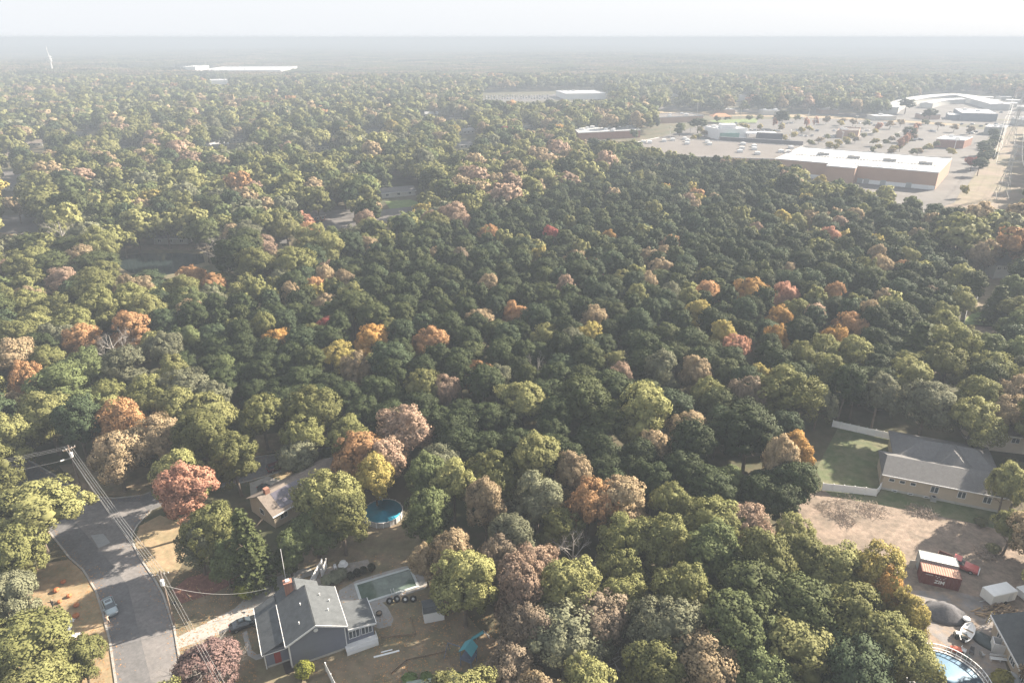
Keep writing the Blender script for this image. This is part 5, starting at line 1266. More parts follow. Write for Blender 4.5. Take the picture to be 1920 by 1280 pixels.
def trunk_mesh(name, seed, m, h=9.5, r=.34, limbs=6, bare=False):
    rnd = random.Random(seed); q = MB()
    bend = rnd.uniform(-.5,.5)
    q.loft([[(math.cos(k*math.pi/4)*rr+bend*z/h*.6, math.sin(k*math.pi/4)*rr, z) for k in range(8)] for rr,z in ((r*1.35,-.2),(r,.8),(r*.8,h*.5),(r*.45,h),(r*.15,h+2.5))])
    def branch(p, d, L, rr, dep):
        e = p + d*L; m_ = p + d*L*.5 + Vector((rnd.uniform(-.1,.1),rnd.uniform(-.1,.1),.05))*L
        q.tube([tuple(p),tuple(m_),tuple(e)], rr, 5 if dep > 1 else 3, rr*.45)
        if dep > 0:
            for _ in range(3 if bare else 2):
                dd = (d + Vector((rnd.gauss(0,.5),rnd.gauss(0,.5),rnd.gauss(.15,.35)))).normalized(); branch(p.lerp(e, rnd.uniform(.45,1)), dd, L*rnd.uniform(.55,.75), rr*.5, dep-1)
    for k in range(limbs):
        z = h*(.42+.58*k/limbs); a = k*2.4+rnd.uniform(-.4,.4); d = Vector((math.cos(a),math.sin(a),rnd.uniform(.45,.9))).normalized()
        branch(Vector((bend*z/h*.6,0,z)), d, (3.6 if bare else 3.0)*(1-.35*k/limbs), r*.34, 4 if bare else 1)
    me = bpy.data.meshes.new(name); me.from_pydata(q.v, [], q.f); me.materials.append(m); me.update(); return me

BROAD = [[broad_crown('crown', 10+i, l, 1.0 if i < 4 else 1.3) for l in range(3)] for i in range(6)]
PINE = [[pine_crown('crown', 40+i, l) for l in range(3)] for i in range(5)]
SPRUCE = [[spruce_crown('crown', 70+i, l) for l in range(3)] for i in range(2)]
TRUNK = [trunk_mesh('trunk', i, bark) for i in range(3)]
PTRUNK = [trunk_mesh('trunk', 20+i, bark, 11.5, .26, 5) for i in range(2)]
BARE = [trunk_mesh('branches', 30+i, bark_pale, 9.0, .24, 9, True) for i in range(3)]

# colours: (crown colour, amount of autumn patches)
TINT = {
 'olive green': (.165,.172,.068,.14), 'yellow-green': (.235,.238,.10,.10), 'soft green': (.125,.152,.065,.08), 'grey-green': (.165,.172,.11,.10),
 'tan': (.31,.245,.155,.15), 'rust orange': (.37,.225,.115,.15), 'coral red': (.42,.235,.165,.15), 'golden orange': (.42,.26,.09,.15), 'golden yellow': (.34,.29,.10,.1),
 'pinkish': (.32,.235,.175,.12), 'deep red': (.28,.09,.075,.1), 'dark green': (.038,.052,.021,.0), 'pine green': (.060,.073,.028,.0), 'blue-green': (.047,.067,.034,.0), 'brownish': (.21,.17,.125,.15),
}
def in_poly(x, y, P):
    c = False; j = len(P)-1
    for i in range(len(P)):
        if (P[i][1] > y) != (P[j][1] > y) and x < (P[j][0]-P[i][0])*(y-P[i][1])/(P[j][1]-P[i][1])+P[i][0]: c = not c
        j = i
    return c
PARCEL = [(288,605),(1240,285),(1505,312),(1432,360),(1815,398),(1485,892)]
PARCEL_W = [tuple(at(x,y,11)[:2]) for x,y in PARCEL]
SHADOW_BAND = [(300,690),(480,640),(1480,892),(1760,480),(1815,500),(1700,680),(1560,880),(1490,975),(1250,930),(860,840),(560,760),(400,725)]  # drop shadow beside the pine wood, its black put into dark crown colour
SHADOW_BAND_W = [tuple(at(x,y,8)[:2]) for x,y in SHADOW_BAND]

# open ground that no tree stands on, and what must stay visible (picture polygon, y of the thing; None = flat ground)
OPEN = [
 ([(70,880),(150,905),(270,935),(330,940),(300,965),(262,1000),(330,1100),(345,1290),(205,1290),(170,1120),(150,1060),(140,1000),(100,930),(60,905)], None),
 ([(345,1085),(440,1062),(500,1080),(575,1060),(640,1035),(760,1040),(795,1060),(800,1120),(830,1130),(835,1170),(840,1280),(640,1290),(500,1290),(470,1240),(455,1200),(330,1190),(320,1110)], None),
 ([(400,1130),(500,1090),(640,1095),(720,1180),(715,1240),(640,1290),(540,1290),(490,1200)], 200),
 ([(870,1170),(925,1170),(930,1225),(870,1260)], None),
 ([(690,945),(755,945),(755,985),(690,985)], None),
 ([(345,1190),(480,1190),(500,1290),(345,1290)], 200),
 ([(560,1100),(605,1036),(625,1045),(600,1095)], 150),
 ([(783,1130),(825,1130),(825,1168),(783,1165)], 110),
 ([(482,888),(560,918),(556,960),(545,985),(510,998),(484,930),(470,905)], None),
 ([(485,850),(560,845),(575,880),(540,885),(490,885)], None),
 ([(100,1080),(165,1080),(195,1150),(200,1200),(150,1200),(110,1160)], None),
 ([(1560,800),(1700,815),(1650,860),(1645,925),(1545,910)], None),
 ([(1650,880),(1700,812),(1900,840),(1925,880),(1885,960),(1655,915)], 140),
 ([(1530,925),(1640,930),(1760,958),(1900,990),(1860,1050),(1920,1090),(1925,1290),(1800,1290),(1760,1210),(1700,1150),(1680,1080),(1560,1020),(1500,975)], None),
 ([(735,348),(785,348),(785,372),(778,380),(775,395),(720,400),(712,372)], None),
 ([(212,478),(395,468),(395,492),(352,504),(325,514),(240,512),(212,495)], None),
 ([(605,402),(655,396),(655,420),(605,425)], None),
 ([(0,408),(60,406),(90,436),(0,440)], None),
 ([(0,322),(35,320),(30,345),(0,350)], None),
 ([(1815,586),(1872,586),(1872,606),(1808,610)], None),
 ([(1875,498),(1895,498),(1897,530),(1870,528)], 330),
 ([(1520,275),(1785,298),(1820,300),(1790,370),(1735,376),(1620,352),(1520,335)], None),
 ([(1195,262),(1235,252),(1510,272),(1500,310),(1430,298),(1250,284)], None),
 ([(1080,242),(1205,240),(1205,262),(1120,262),(1085,256)], 730),
 ([(1235,208),(1330,210),(1325,234),(1235,226)], None),
 ([(1330,215),(1500,212),(1640,220),(1850,235),(1880,250),(1830,300),(1790,300),(1500,276),(1330,262),(1240,262)], None),
 ([(1845,290),(1885,225),(1925,225),(1925,385),(1800,385),(1790,372)], None),
 ([(1655,210),(1740,178),(1820,176),(1960,200),(1960,225),(1820,222),(1700,226)], None),
 ([(905,174),(1060,170),(1140,172),(1140,188),(905,190)], None),
 ([(345,130),(530,130),(530,144),(345,144)], None), ([(224,131),(332,131),(332,138),(224,139)], None), ([(395,153),(428,153),(428,160),(395,160)], None),
 ([(115,405),(200,405)] and [(-5,-5),(-4,-5),(-4,-4)], None),
 ([(122,838),(165,838),(170,925),(145,925)], None), ([(310,1030),(340,1030),(345,1190),(315,1180)], None),
 ([(96,128),(108,128),(108,146),(96,146)], 1480),
 ([(1258,176),(1274,176),(1274,182),(1258,182)], None),([(1383,183),(1402,183),(1402,191),(1383,191)], None),
]
for pl_, yr in HOUSE_PROT: OPEN.append((pl_, yr))
OPEN_G = [([tuple(at(max(-400,min(2400,x)), max(90,y))[:2]) for x,y in p], p) for p, yr in OPEN if yr is None]
PB = [(min(q[0] for q in p), min(q[1] for q in p), max(q[0] for q in p), max(q[1] for q in p)) for p,_ in OPEN]
def covers(x, y, Rr, Hh):
    pts = [proj(x+a*Rr,y,b*Hh) for a in (-.8,-.4,0,.4,.8) for b in (.35,.5,.65,.8,.95) if abs(a) < .7 or .4 < b < .9]
    u0, v0, u1, v1 = min(p[0] for p in pts), min(p[1] for p in pts), max(p[0] for p in pts), max(p[1] for p in pts)
    for k_, (P, yr) in enumerate(OPEN):
        if yr is not None and y > yr: continue
        if u1 < PB[k_][0] or u0 > PB[k_][2] or v1 < PB[k_][1] or v0 > PB[k_][3]: continue
        for q in pts:
            if in_poly(q[0], q[1], P): return True
        for q in P:                      # a small thing wholly behind the crown
            if u0 < q[0] < u1 and v0 < q[1] < v1 and Rr > 0 and yr is not None: return True
    return False
def on_open(x, y):
    return any(in_poly(x, y, P) for P, _ in OPEN_G)

# trees read one by one off the photograph: picture point of the crown's middle, crown radius m, height m, species, colour
HAND = [
 (58,955,7.6,15,'b','yellow-green'),(55,1225,7.5,13,'b','olive green'),(150,1235,3.2,9,'b','olive green'),
 (345,925,5.6,15,'b','coral red'),(415,985,5.0,14,'b','olive green'),(470,1010,3.6,16,'s','pine green'),(370,1010,4.5,12,'b','grey-green'),(420,1045,4,10,'b','soft green'),
 (235,790,6.0,16,'b','rust orange'),(215,850,6.0,14,'b','tan'),(290,820,5.6,15,'b','tan'),(385,820,6.0,15,'b','olive green'),(440,860,5.2,14,'b','olive green'),(330,770,5,14,'b','yellow-green'),
 (120,730,7.0,16,'b','soft green'),(20,820,6.6,15,'b','yellow-green'),(55,710,4,15,'b','rust orange'),(150,640,5,15,'b','rust orange'),(235,690,6.5,15,'b','grey-green'),(310,660,6,15,'b','grey-green'),(30,640,6,15,'b','olive green'),
 (230,620,5,13,'x','grey'),(90,780,4,10,'b','soft green'),
 (620,925,6.2,15,'b','yellow-green'),(640,970,5.0,13,'b','olive green'),(590,985,4.4,11,'b','soft green'),(702,890,4.2,13,'b','golden yellow'),(540,1030,3.6,9,'b','soft green'),
 (390,1235,4.6,8,'x','purple-brown'),(560,855,4.2,9,'b','grey-green'),
 (855,1040,3.6,13,'b','tan'),(870,1092,4.9,14,'b','yellow-green'),(800,1050,3,9,'b','tan'),
 (975,1105,4.6,15,'b','pinkish'),(985,1175,4.6,12,'b','brownish'),(1065,1100,5.2,15,'b','yellow-green'),(1060,1190,5.4,12,'b','grey-green'),(1120,1160,4.4,12,'b','brownish'),(960,1250,4.2,10,'b','brownish'),
 (850,900,5,15,'b','yellow-green'),(910,950,4.5,14,'b','tan'),(1010,930,4.5,14,'b','grey-green'),(1100,945,5,15,'b','rust orange'),(1170,950,5,14,'b','tan'),(960,1010,4.6,12,'b','grey-green'),(1180,1010,5,14,'b','olive green'),(940,1040,4,12,'b','brownish'),(1000,1055,4,11,'b','pinkish'),(1075,1030,4.5,12,'x','grey'),(1130,1220,4,9,'x','grey'),
 (805,965,4.4,14,'b','soft green'),(790,900,4.6,14,'b','soft green'),(680,850,5,14,'b','rust orange'),(720,860,4.6,13,'b','pinkish'),
 (1250,1010,5.5,15,'b','olive green'),(1330,1030,5.6,15,'b','soft green'),(1430,1060,5.5,15,'b','olive green'),(1500,1060,5,14,'b','olive green'),(1560,1075,5.2,15,'b','yellow-green'),(1640,1085,5.2,15,'b','golden yellow'),(1660,1120,3.6,14,'b','golden orange'),(1420,1130,6,15,'p','pine green'),(1290,1110,5.6,15,'b','olive green'),(1250,1190,5.6,15,'b','grey-green'),(1360,1190,6,15,'b','soft green'),(1500,1150,5.4,15,'p','pine green'),(1590,1160,5.6,15,'b','olive green'),(1640,1200,5.2,14,'b','olive green'),(1480,1230,5.6,13,'b','yellow-green'),(1600,1255,5.2,13,'p','blue-green'),(1700,1230,4.6,13,'b','yellow-green'),(1330,1255,5.6,13,'b','tan'),(1220,1255,5,12,'b','olive green'),(1700,1160,3.6,12,'b','golden yellow'),(1420,1265,5,12,'b','soft green'),
 (1893,905,3.4,13,'b','yellow-green'),(1900,985,3.6,10,'b','olive green'),(1780,680,6.5,16,'b','olive green'),(1700,705,5.6,15,'b','yellow-green'),(1830,740,5.6,15,'b','olive green'),(1740,760,6,15,'b','grey-green'),(1850,660,5.6,15,'b','soft green'),(1905,740,5.6,15,'b','tan'),(1650,735,5,15,'b','grey-green'),(1912,610,5,14,'b','soft green'),(1905,670,5,15,'b','soft green'),(1800,520,4.5,15,'b','yellow-green'),(1805,565,4.5,14,'b','yellow-green'),(1770,590,4.4,13,'b','olive green'),(1900,545,5,14,'b','soft green'),
 (562,412,6.4,13,'b','coral red'),(380,395,7,15,'b','golden yellow'),(335,402,6,14,'b','yellow-green'),(420,345,7.5,16,'b','olive green'),(515,375,8,16,'b','olive green'),(645,352,8.5,18,'b','olive green'),(590,370,6,15,'b','yellow-green'),(690,395,6,14,'b','tan'),(500,410,6.5,14,'b','yellow-green'),(440,440,7,14,'b','tan'),(490,460,6,13,'b','pinkish'),(560,470,5,13,'b','pinkish'),(180,360,7,15,'b','olive green'),(60,340,7,15,'b','soft green'),(130,390,7,14,'b','rust orange'),(30,385,6,14,'b','tan'),(230,450,5.5,12,'b','olive green'),(190,268,8,15,'b','pinkish'),(340,250,9,17,'b','golden yellow'),(325,210,8,16,'b','rust orange'),(20,255,8,17,'b','yellow-green'),
 (1045,245,9,17,'b','golden orange'),(950,250,9,16,'b','deep red'),(1410,188,10,16,'b','coral red'),(760,190,9,16,'b','golden orange'),(120,525,6.5,14,'b','pinkish'),(180,545,5.5,14,'b','golden yellow'),(140,470,8,16,'p','pine green'),(60,465,8,16,'p','pine green'),(100,500,7,15,'p','pine green'),(180,500,7,15,'p','pine green'),(275,535,6,14,'p','blue-green'),(345,545,6.5,14,'b','olive green'),(360,520,5,13,'b','rust orange'),(400,540,5,13,'b','rust orange'),
 (1330,330-8,3,9,'b','soft green'),(1570,350,5,12,'b','soft green'),(1600,362,5,12,'b','grey-green'),(1660,362,6,13,'b','yellow-green'),(1540,345,4.5,13,'b','golden yellow'),
 (1700,196,9,17,'p','dark green'),(1745,214,8,15,'p','dark green'),(1705,248,7,13,'p','dark green'),(1468,220,8,18,'p','dark green'),(1310,232,9,14,'p','dark green'),(1275,240,6,12,'b','soft green'),(1190,250,4,11,'b','soft green'),
]
for (x,y) in ((1438,253),(1488,252),(1470,257),(1555,272),(1572,266),(1587,261),(1597,254),(1640,264),(1674,278),(1577,230),(1504,243),(1518,240),(1424,237),(1466,236),(1313,243),(1333,241),(1400,237),(1785,283)): HAND.append((x,y,3.6,7,'b','golden yellow'))
for (x,y) in ((1690,268),(1696,262),(1701,257),(1706,252),(1711,247),(1716,241),(1719,236),(1454,227),(1513,228),(1530,226),(1648,236)): HAND.append((x,y,3.2,11,'b','coral red'))
for (x,y) in ((1862,250),(1866,262),(1858,272),(1850,285),(1842,296),(1856,292),(1838,308),(1846,274)): HAND.append((x,y,5,12,'p','blue-green'))
for (x,y) in ((1345,222),(1365,221),(1405,220),(1425,221),(1475,221),(1495,220),(1550,224),(1580,226),(1600,228),(1625,230),(1670,232),(1690,228),(1735,230),(1760,234),(1790,238),(1820,242)): HAND.append((x,y,4.2,8,'b','olive green' if x % 2 else 'tan'))
for k_,(a,b) in enumerate((((1285,266),(1335,242)),((1405,268),(1470,238)),((1510,270),(1600,240)),((1560,278),(1650,242)),((1630,284),(1690,248)),((1670,284),(1720,252)),((1708,286),(1760,268)),((1340,250),(1400,232)))):
    for j_ in range(5):
        u_ = (j_+.3+.4*((k_*7+j_*3) % 5)/5)/5; HAND.append((a[0]+(b[0]-a[0])*u_, a[1]+(b[1]-a[1])*u_, 2.6+.3*((k_+j_) % 4), 6, 'b', ('yellow-green','golden yellow','olive green','tan')[(k_*3+j_) % 4]))
HAND += [(1824,303,4,10,'b','deep red'),(1848,290,3.5,10,'b','rust orange'),(1810,355,2.6,8,'b','golden yellow')]
# coloured crowns inside the pine wood
HAND += [(1033,448,4.5,14,'b','deep red'),(1257,462,4.5,14,'b','rust orange'),(1555,450,5.2,15,'b','coral red'),(1407,553,6.2,16,'b','golden orange'),(1320,553,5.2,15,'b','rust orange'),(1463,556,5,15,'b','coral red'),(1570,560,4.5,14,'b','rust orange'),(1457,600,4.2,14,'b','golden orange'),(1593,615,5,14,'b','rust orange'),(1377,660,3.8,15,'b','coral red'),(1357,637,4,15,'b','golden yellow'),(1312,595,4.4,14,'b','golden yellow'),(1160,712,4.4,14,'b','pinkish'),(1307,705,4.4,14,'b','tan'),(1163,530,4.6,14,'b','yellow-green'),(1110,510,3.8,13,'b','deep red'),(1113,605,4.4,14,'b','tan'),
 (965,590,4.6,14,'b','rust orange'),(900,605,4.6,13,'b','tan'),(693,640,5,14,'b','golden orange'),(812,645,5.6,15,'b','rust orange'),(590,540,4.6,13,'b','rust orange'),(620,620,4.5,12,'b','deep red'),(520,645,5,13,'b','golden orange'),(640,665,5,12,'b','golden yellow'),(895,705,4,13,'b','rust orange'),(862,490,3.8,14,'b','brownish'),(1300,368,5,13,'b','rust orange'),(1240,415,4.6,13,'b','yellow-green'),(700,690,4,10,'b','yellow-green'),
 (980,755,6.2,14,'b','yellow-green'),(1195,775,7.2,17,'b','yellow-green'),(1100,755,5.8,17,'p','pine green'),(1130,790,5,14,'p','pine green'),(1480,735,7,18,'b','olive green'),(1490,850,4.4,12,'b','golden orange'),(1465,868,3.4,10,'b','tan'),(1405,815,6.2,17,'p','dark green'),(1295,810,5,14,'b','tan'),(1345,800,4,13,'p','blue-green'),(1240,700,5,16,'b','grey-green'),(1010,690,4.4,14,'x','grey'),(1020,640,4.6,15,'b','yellow-green'),(1080,520,5.5,17,'p','dark green'),(1400,745,5,16,'b','brownish'),(1330,740,4.5,14,'b','olive green'),(660,580,6.2,17,'p','pine green'),(700,600,5.4,16,'p','pine green'),(1650,500,5,15,'b','tan'),(1700,490,4.5,14,'b','yellow-green'),(1560,700,5.2,15,'b','olive green'),(1600,660,5,15,'b','yellow-green'),(1540,660,5,15,'b','olive green')]

rnd = random.Random(77)
TREES = []      # (x, y, R, H, species, colour)
grid = {}
def near_ok(x, y, Rr, f=.68):
    k = (int(x//12), int(y//12))
    for i in (-1,0,1):
        for j in (-1,0,1):
            for (a,b,r2) in grid.get((k[0]+i,k[1]+j), ()):
                if (a-x)**2+(b-y)**2 < ((Rr+r2)*f)**2: return False
    return True
def put(x, y, Rr, Hh, sp, col):
    TREES.append((x, y, Rr, Hh, sp, col)); grid.setdefault((int(x//12),int(y//12)), []).append((x,y,Rr))
for px,py,Rr,Hh,sp,col in HAND:
    p = at(px,py,Hh*.66); put(p.x,p.y,Rr,Hh,sp,col)
def pick_colour(x, y, u, v):
    """u, v = where it shows in the picture"""
    zone = math.sin(x/61+1)+math.sin(y/83+2)+math.sin((x+y)/140)
    r = rnd.random()
    if v < 210: tb = (('olive green',.36),('soft green',.24),('grey-green',.14),('tan',.10),('rust orange',.015),('yellow-green',.13))
    else: tb = (('olive green',.36),('yellow-green',.22),('soft green',.14),('grey-green',.12),('tan',.09),('rust orange',.012),('pinkish',.012),('golden yellow',.015),('coral red',.004))
    if zone > 1.3 and r > .5: return rnd.choice(('tan','tan','tan','pinkish','yellow-green','olive green','olive green'))
    for c, w_ in tb:
        r -= w_
        if r <= 0: return c
    return 'olive green'
def frame_ok(x, y, Hh):
    u, v = proj(x, y, Hh*.7); return -90 < u < 2010 and v < 1400
YMAX1 = 1500
y = 48.0
while y < YMAX1:
    inpar_row = True
    step = 5.2 if y < 480 else (8.6 if y < 900 else 10.5)
    xm = y*.8+50; x = -xm
    while x < xm:
        X, Y = x+rnd.uniform(-2.2,2.2)*step/6, y+rnd.uniform(-2.2,2.2)*step/6
        x += step
        if y < 480 and (in_poly(X,Y,PARCEL_W)): 
            near = Y < 150
            ez = .5+.5*math.sin(X/23+Y/37)+(.35 if X > 95 else 0)+(.35 if X < -25 else 0)+(.25 if near else 0)
            if rnd.random() < .085*max(0, ez): sp, Rr, Hh, col = 'b', rnd.uniform(3.4,4.8), rnd.uniform(12,15.5), rnd.choice(('rust orange','tan','pinkish','golden orange','golden yellow'))
            elif rnd.random() < (.30 if near else .05+.13*max(0,ez)): sp, Rr, Hh, col = 'b', rnd.uniform(3.6,5.0), rnd.uniform(12,16), rnd.choice(('olive green','yellow-green','grey-green','tan','olive green'))
            else: sp, Rr, Hh, col = 'p', rnd.uniform(3.3,4.9)*(1.2 if near else 1), rnd.uniform(12,16), rnd.choice(('dark green','dark green','pine green','dark green','blue-green'))
            if not near_ok(X,Y,Rr,.68): continue
        elif y < 480 and in_poly(X,Y,SHADOW_BAND_W):
            sp, Rr, Hh, col = 'p', rnd.uniform(3.4,4.6), rnd.uniform(10,13), 'dark green'  # dark pines added to stand in for the drop shadow
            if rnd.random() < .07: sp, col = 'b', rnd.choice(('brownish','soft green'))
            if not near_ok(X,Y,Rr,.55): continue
        else:
            Rr = rnd.uniform(5.4,9.0) if y > 230 else rnd.uniform(4.4,6.8) if y > 110 else rnd.uniform(3.8,5.4); Hh = Rr*rnd.uniform(1.8,2.2)+3.5; sp = 'b'
            u, v = proj(X,Y,10); col = pick_colour(X,Y,u,v)
            if rnd.random() < .13: sp, col, Rr = 'p', rnd.choice(('pine green','blue-green','dark green')), Rr*.8
            elif rnd.random() < .02 and y < 700: sp, col = 's', 'pine green'
            elif rnd.random() < .015 and y < 400: sp, col = 'x', 'grey'
            if not near_ok(X,Y,Rr,(.68 if y < 230 else .62) if y < 900 else .66): continue
        if not frame_ok(X,Y,Hh) or on_open(X,Y) or covers(X,Y,Rr,Hh): continue
        put(X,Y,Rr,Hh,sp,col)
    y += step*.87
print('TREES', len(TREES))
for k,(px,py,Rr,Hh,sp,col) in enumerate(HAND):
    p = TREES[k]
    if covers(p[0],p[1],Rr*.8,Hh) or on_open(p[0],p[1]): print('HANDCOVER', px, py, col)

# which ones become objects: the largest in the picture of each species
def size_in_pic(t): return t[2]/math.hypot(t[0], t[1], CAM_H-10)
nhand = len(HAND)
order = sorted(range(len(TREES)), key=lambda i: -size_in_pic(TREES[i])*(3 if i < nhand else 1))
def fam(t): return 'p' if t[4] == 'p' else 's' if t[4] == 's' else 'x' if t[4] == 'x' else ('m' if t[5] in ('coral red','rust orange','golden orange','pinkish','deep red','tan','brownish') else 'b')
cap = {'p':295,'b':295,'m':240,'s':60,'x':60}; cnt = {k:0 for k in cap}; chosen = []; rest = []
for i in order:
    f = fam(TREES[i])
    if cnt[f] < cap[f]: cnt[f] += 1; chosen.append(i)
    else: rest.append(i)
print('individual', cnt, 'rest', len(rest))
LAND = [('the round blue pool',719,958),('the murky rectangular pool',722,1100),('the slate blue house',600,1180),('the road junction',190,960),('the silver-blue sedan',207,1140),('the solar panel house',530,955),('the dark pond',300,495),
 ('the small white shed',800,1150),('the turquoise play tower',880,1225),('the dark red container',1762,1080),('the long tan ranch house',1760,900),('the shaded fenced lawn',1610,860),('the small garden lawn',1840,598),('the green-lawn bungalow',748,362),
 ('the lone coral-red maple',562,413),('the golden crown inside the pine wood',1407,553),('the coral-red crown high in the pine wood',1555,450),('the small red crown in the pine wood',1377,660),('the deep red crown in the pine wood',1033,448),('the yellow-green oak low in the pine wood',1195,775),('the orange maple low in the pine wood',812,645),('the large olive oak at the wood corner',1480,735),
 ('the superstore loading bay',1590,345),('the superstore corner',1757,350),('the first steel pylon',1876,372),('the shopping row roof',1250,283),('the brick-red shop',1140,262),('the bank',1780,280),('the far phone mast',102,143),('the far white warehouse',450,140),('the crowded far car lot',970,185),('the brick outbuilding',595,416),
 ('the large round railed pool',1770,1250),('the west end of the pine wood',330,605),('the grey brush piles',1600,955),('the white-roofed long house',154,256),('the street in the tan oaks',20,425),('the shaded gabled house',1878,520),('the dark notch behind the superstore',1440,372),('the far corner of the pine wood',1800,410)]
LW = [(n, at(x,y)) for n,x,y in LAND]
ORD = 'first second third fourth fifth sixth seventh eighth ninth tenth eleventh twelfth thirteenth fourteenth fifteenth sixteenth'.split()
def big(t):
    return 'tall ' if t[3] > (15 if t[4] == 'p' else 15.6) else 'low ' if t[3] < 12.6 else ''
bucket = {}
for i in chosen:
    t = TREES[i]; j = min(range(len(LW)), key=lambda k: (LW[k][1].x-t[0])**2+(LW[k][1].y-t[1])**2)
    d = math.hypot(LW[j][1].x-t[0], LW[j][1].y-t[1]); bucket.setdefault((fam(t), t[5], j, big(t)), []).append((d,i))
LABEL = {}
KN = {'p':'pine','b':'oak','m':'maple','s':'spruce','x':'bare tree'}
for (f, col, j, bg_), L in bucket.items():
    L.sort()
    for k,(d,i) in enumerate(L):
        c = bg_ + (col + ' ' if f != 'x' else 'leafless ')
        kn = KN[f] if f != 'x' else 'tree'
        if k < 16:
            LABEL[i] = (f'{c}{kn} {ORD[k]} out from {LW[j][0]}' if len(L) > 1 else f'only {c}{kn} around {LW[j][0]}', None)
        else: LABEL[i] = (f'{c}{kn} in the stand around {LW[j][0]}', f'{c}{kn}s in the stand around {LW[j][0]}')
def mk_tree(i):
    x,y,Rr,Hh,sp,col = TREES[i]; dist = math.hypot(x,y,CAM_H); lod = 0 if dist < 330 else 1 if dist < 850 else 2
    lab, grp = LABEL[i]; f = fam(TREES[i]); r = random.Random(i)
    nm = {'p':'pine_tree','b':'oak_tree','m':'maple_tree','s':'spruce_tree','x':'bare_tree'}[f]
    t = thing(nm, lab, {'p':'pine','b':'oak','m':'maple','s':'spruce','x':'bare tree'}[f], (x,y,0), r.uniform(0,6.28), grp or {'p':'pine trees','b':'green oaks','m':'autumn maples','s':'spruces','x':'leafless trees'}[f])
    if sp == 'x':
        t.scale = (Rr/4.2, Rr/4.2, Hh/13)
        o = bpy.data.objects.new('branches', BARE[i % 3]); C.objects.link(o); o.parent = t
        if col == 'purple-brown':
            o2 = bpy.data.objects.new('crown', BROAD[1][0]); C.objects.link(o2); o2.parent = t; o2.color = (.19,.13,.12,0); o2.scale = (.8,.8,.85)
        return
    bx = 5.4 if sp == 'b' else 4.3 if sp == 'p' else 3.4
    V = (BROAD[r.randrange(6)] if sp == 'b' else PINE[r.randrange(5)] if sp == 'p' else SPRUCE[r.randrange(2)])
    t.scale = (Rr/bx*r.uniform(.88,1.14), Rr/bx*r.uniform(.88,1.14), Hh/14.6)
    t.rotation_euler[0], t.rotation_euler[1] = r.uniform(-.07,.07), r.uniform(-.07,.07)
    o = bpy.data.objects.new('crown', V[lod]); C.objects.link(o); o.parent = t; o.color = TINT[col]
    q = bpy.data.objects.new('trunk', (TRUNK[i % 3] if sp == 'b' else PTRUNK[i % 2])); C.objects.link(q); q.parent = t
for i in chosen: mk_tree(i)

# the rest of the woods: one object per kind of wood, instanced
def proto_coll(name, items):
    co = bpy.data.collections.new(name)
    for k,(me, col) in enumerate(items):
        mn = 'foliage_' + '_'.join('%03d' % int(v*1000) for v in col)
        if mn not in MATS: leaf_material(mn, .12 if me.materials[0] == NEEDLE else .3, 1.0, col)
        me = me.copy(); me.materials[0] = MATS[mn]
        o = bpy.data.objects.new(f'{name}_{k:02d}', me); o.color = col; co.objects.link(o)
    return co
def scatter(name, label, pts, coll, floor_z=None):
    """pts: (x, y, index, rot, sx, sz)"""
    me = bpy.data.meshes.new(name); me.from_pydata([(p[0],p[1],0) for p in pts], [], [])
    a = me.attributes.new('idx','INT','POINT'); a.data.foreach_set('value', [p[2] for p in pts])
    a = me.attributes.new('rot','FLOAT_VECTOR','POINT'); a.data.foreach_set('vector', [c for p in pts for c in (0,0,p[3])])
    a = me.attributes.new('scl','FLOAT_VECTOR','POINT'); a.data.foreach_set('vector', [c for p in pts for c in (p[4],p[4],p[5])])
    o = bpy.data.objects.new(name, me); C.objects.link(o)
    g = bpy.data.node_groups.new(name, 'GeometryNodeTree')
    g.interface.new_socket('Geometry', in_out='INPUT', socket_type='NodeSocketGeometry'); g.interface.new_socket('Geometry', in_out='OUTPUT', socket_type='NodeSocketGeometry')
    N, L = g.nodes, g.links
    gi, go = N.new('NodeGroupInput'), N.new('NodeGroupOutput'); iop = N.new('GeometryNodeInstanceOnPoints'); ci = N.new('GeometryNodeCollectionInfo')
    ci.inputs['Collection'].default_value = coll; ci.inputs['Separate Children'].default_value = True; ci.inputs['Reset Children'].default_value = True
    def attr(n, dt):
        q = N.new('GeometryNodeInputNamedAttribute'); q.data_type = dt; q.inputs['Name'].default_value = n; return q.outputs['Attribute']
    iop.inputs['Pick Instance'].default_value = True
    L.new(gi.outputs[0], iop.inputs['Points']); L.new(ci.outputs[0], iop.inputs['Instance']); L.new(attr('idx','INT'), iop.inputs['Instance Index'])
    L.new(attr('rot','FLOAT_VECTOR'), iop.inputs['Rotation']); L.new(attr('scl','FLOAT_VECTOR'), iop.inputs['Scale']); L.new(iop.outputs[0], go.inputs[0])
    mo = o.modifiers.new('scatter','NODES'); mo.node_group = g
    o['kind'] = 'stuff'; o['label'] = label
    return o
BC = ['olive green','yellow-green','soft green','grey-green','tan','rust orange','pinkish','golden yellow','coral red','golden orange','deep red','brownish']
PC = ['dark green','pine green','blue-green']
itm = [(BROAD[s][1], TINT[c]) for c in BC for s in (0,2,4)]; nb = len(itm)
itm2 = [(BROAD[s][2], TINT[c]) for c in BC for s in (0,2,4)]
itp = [(PINE[s][1], TINT[c]) for c in PC for s in (0,1,2)]; itp2 = [(PINE[s][2], TINT[c]) for c in PC for s in (0,1,2)]
cbroad = proto_coll('broad', itm+itm2); cpine = proto_coll('pine', itp+itp2)
pb, pf, pp_ = [], [], []
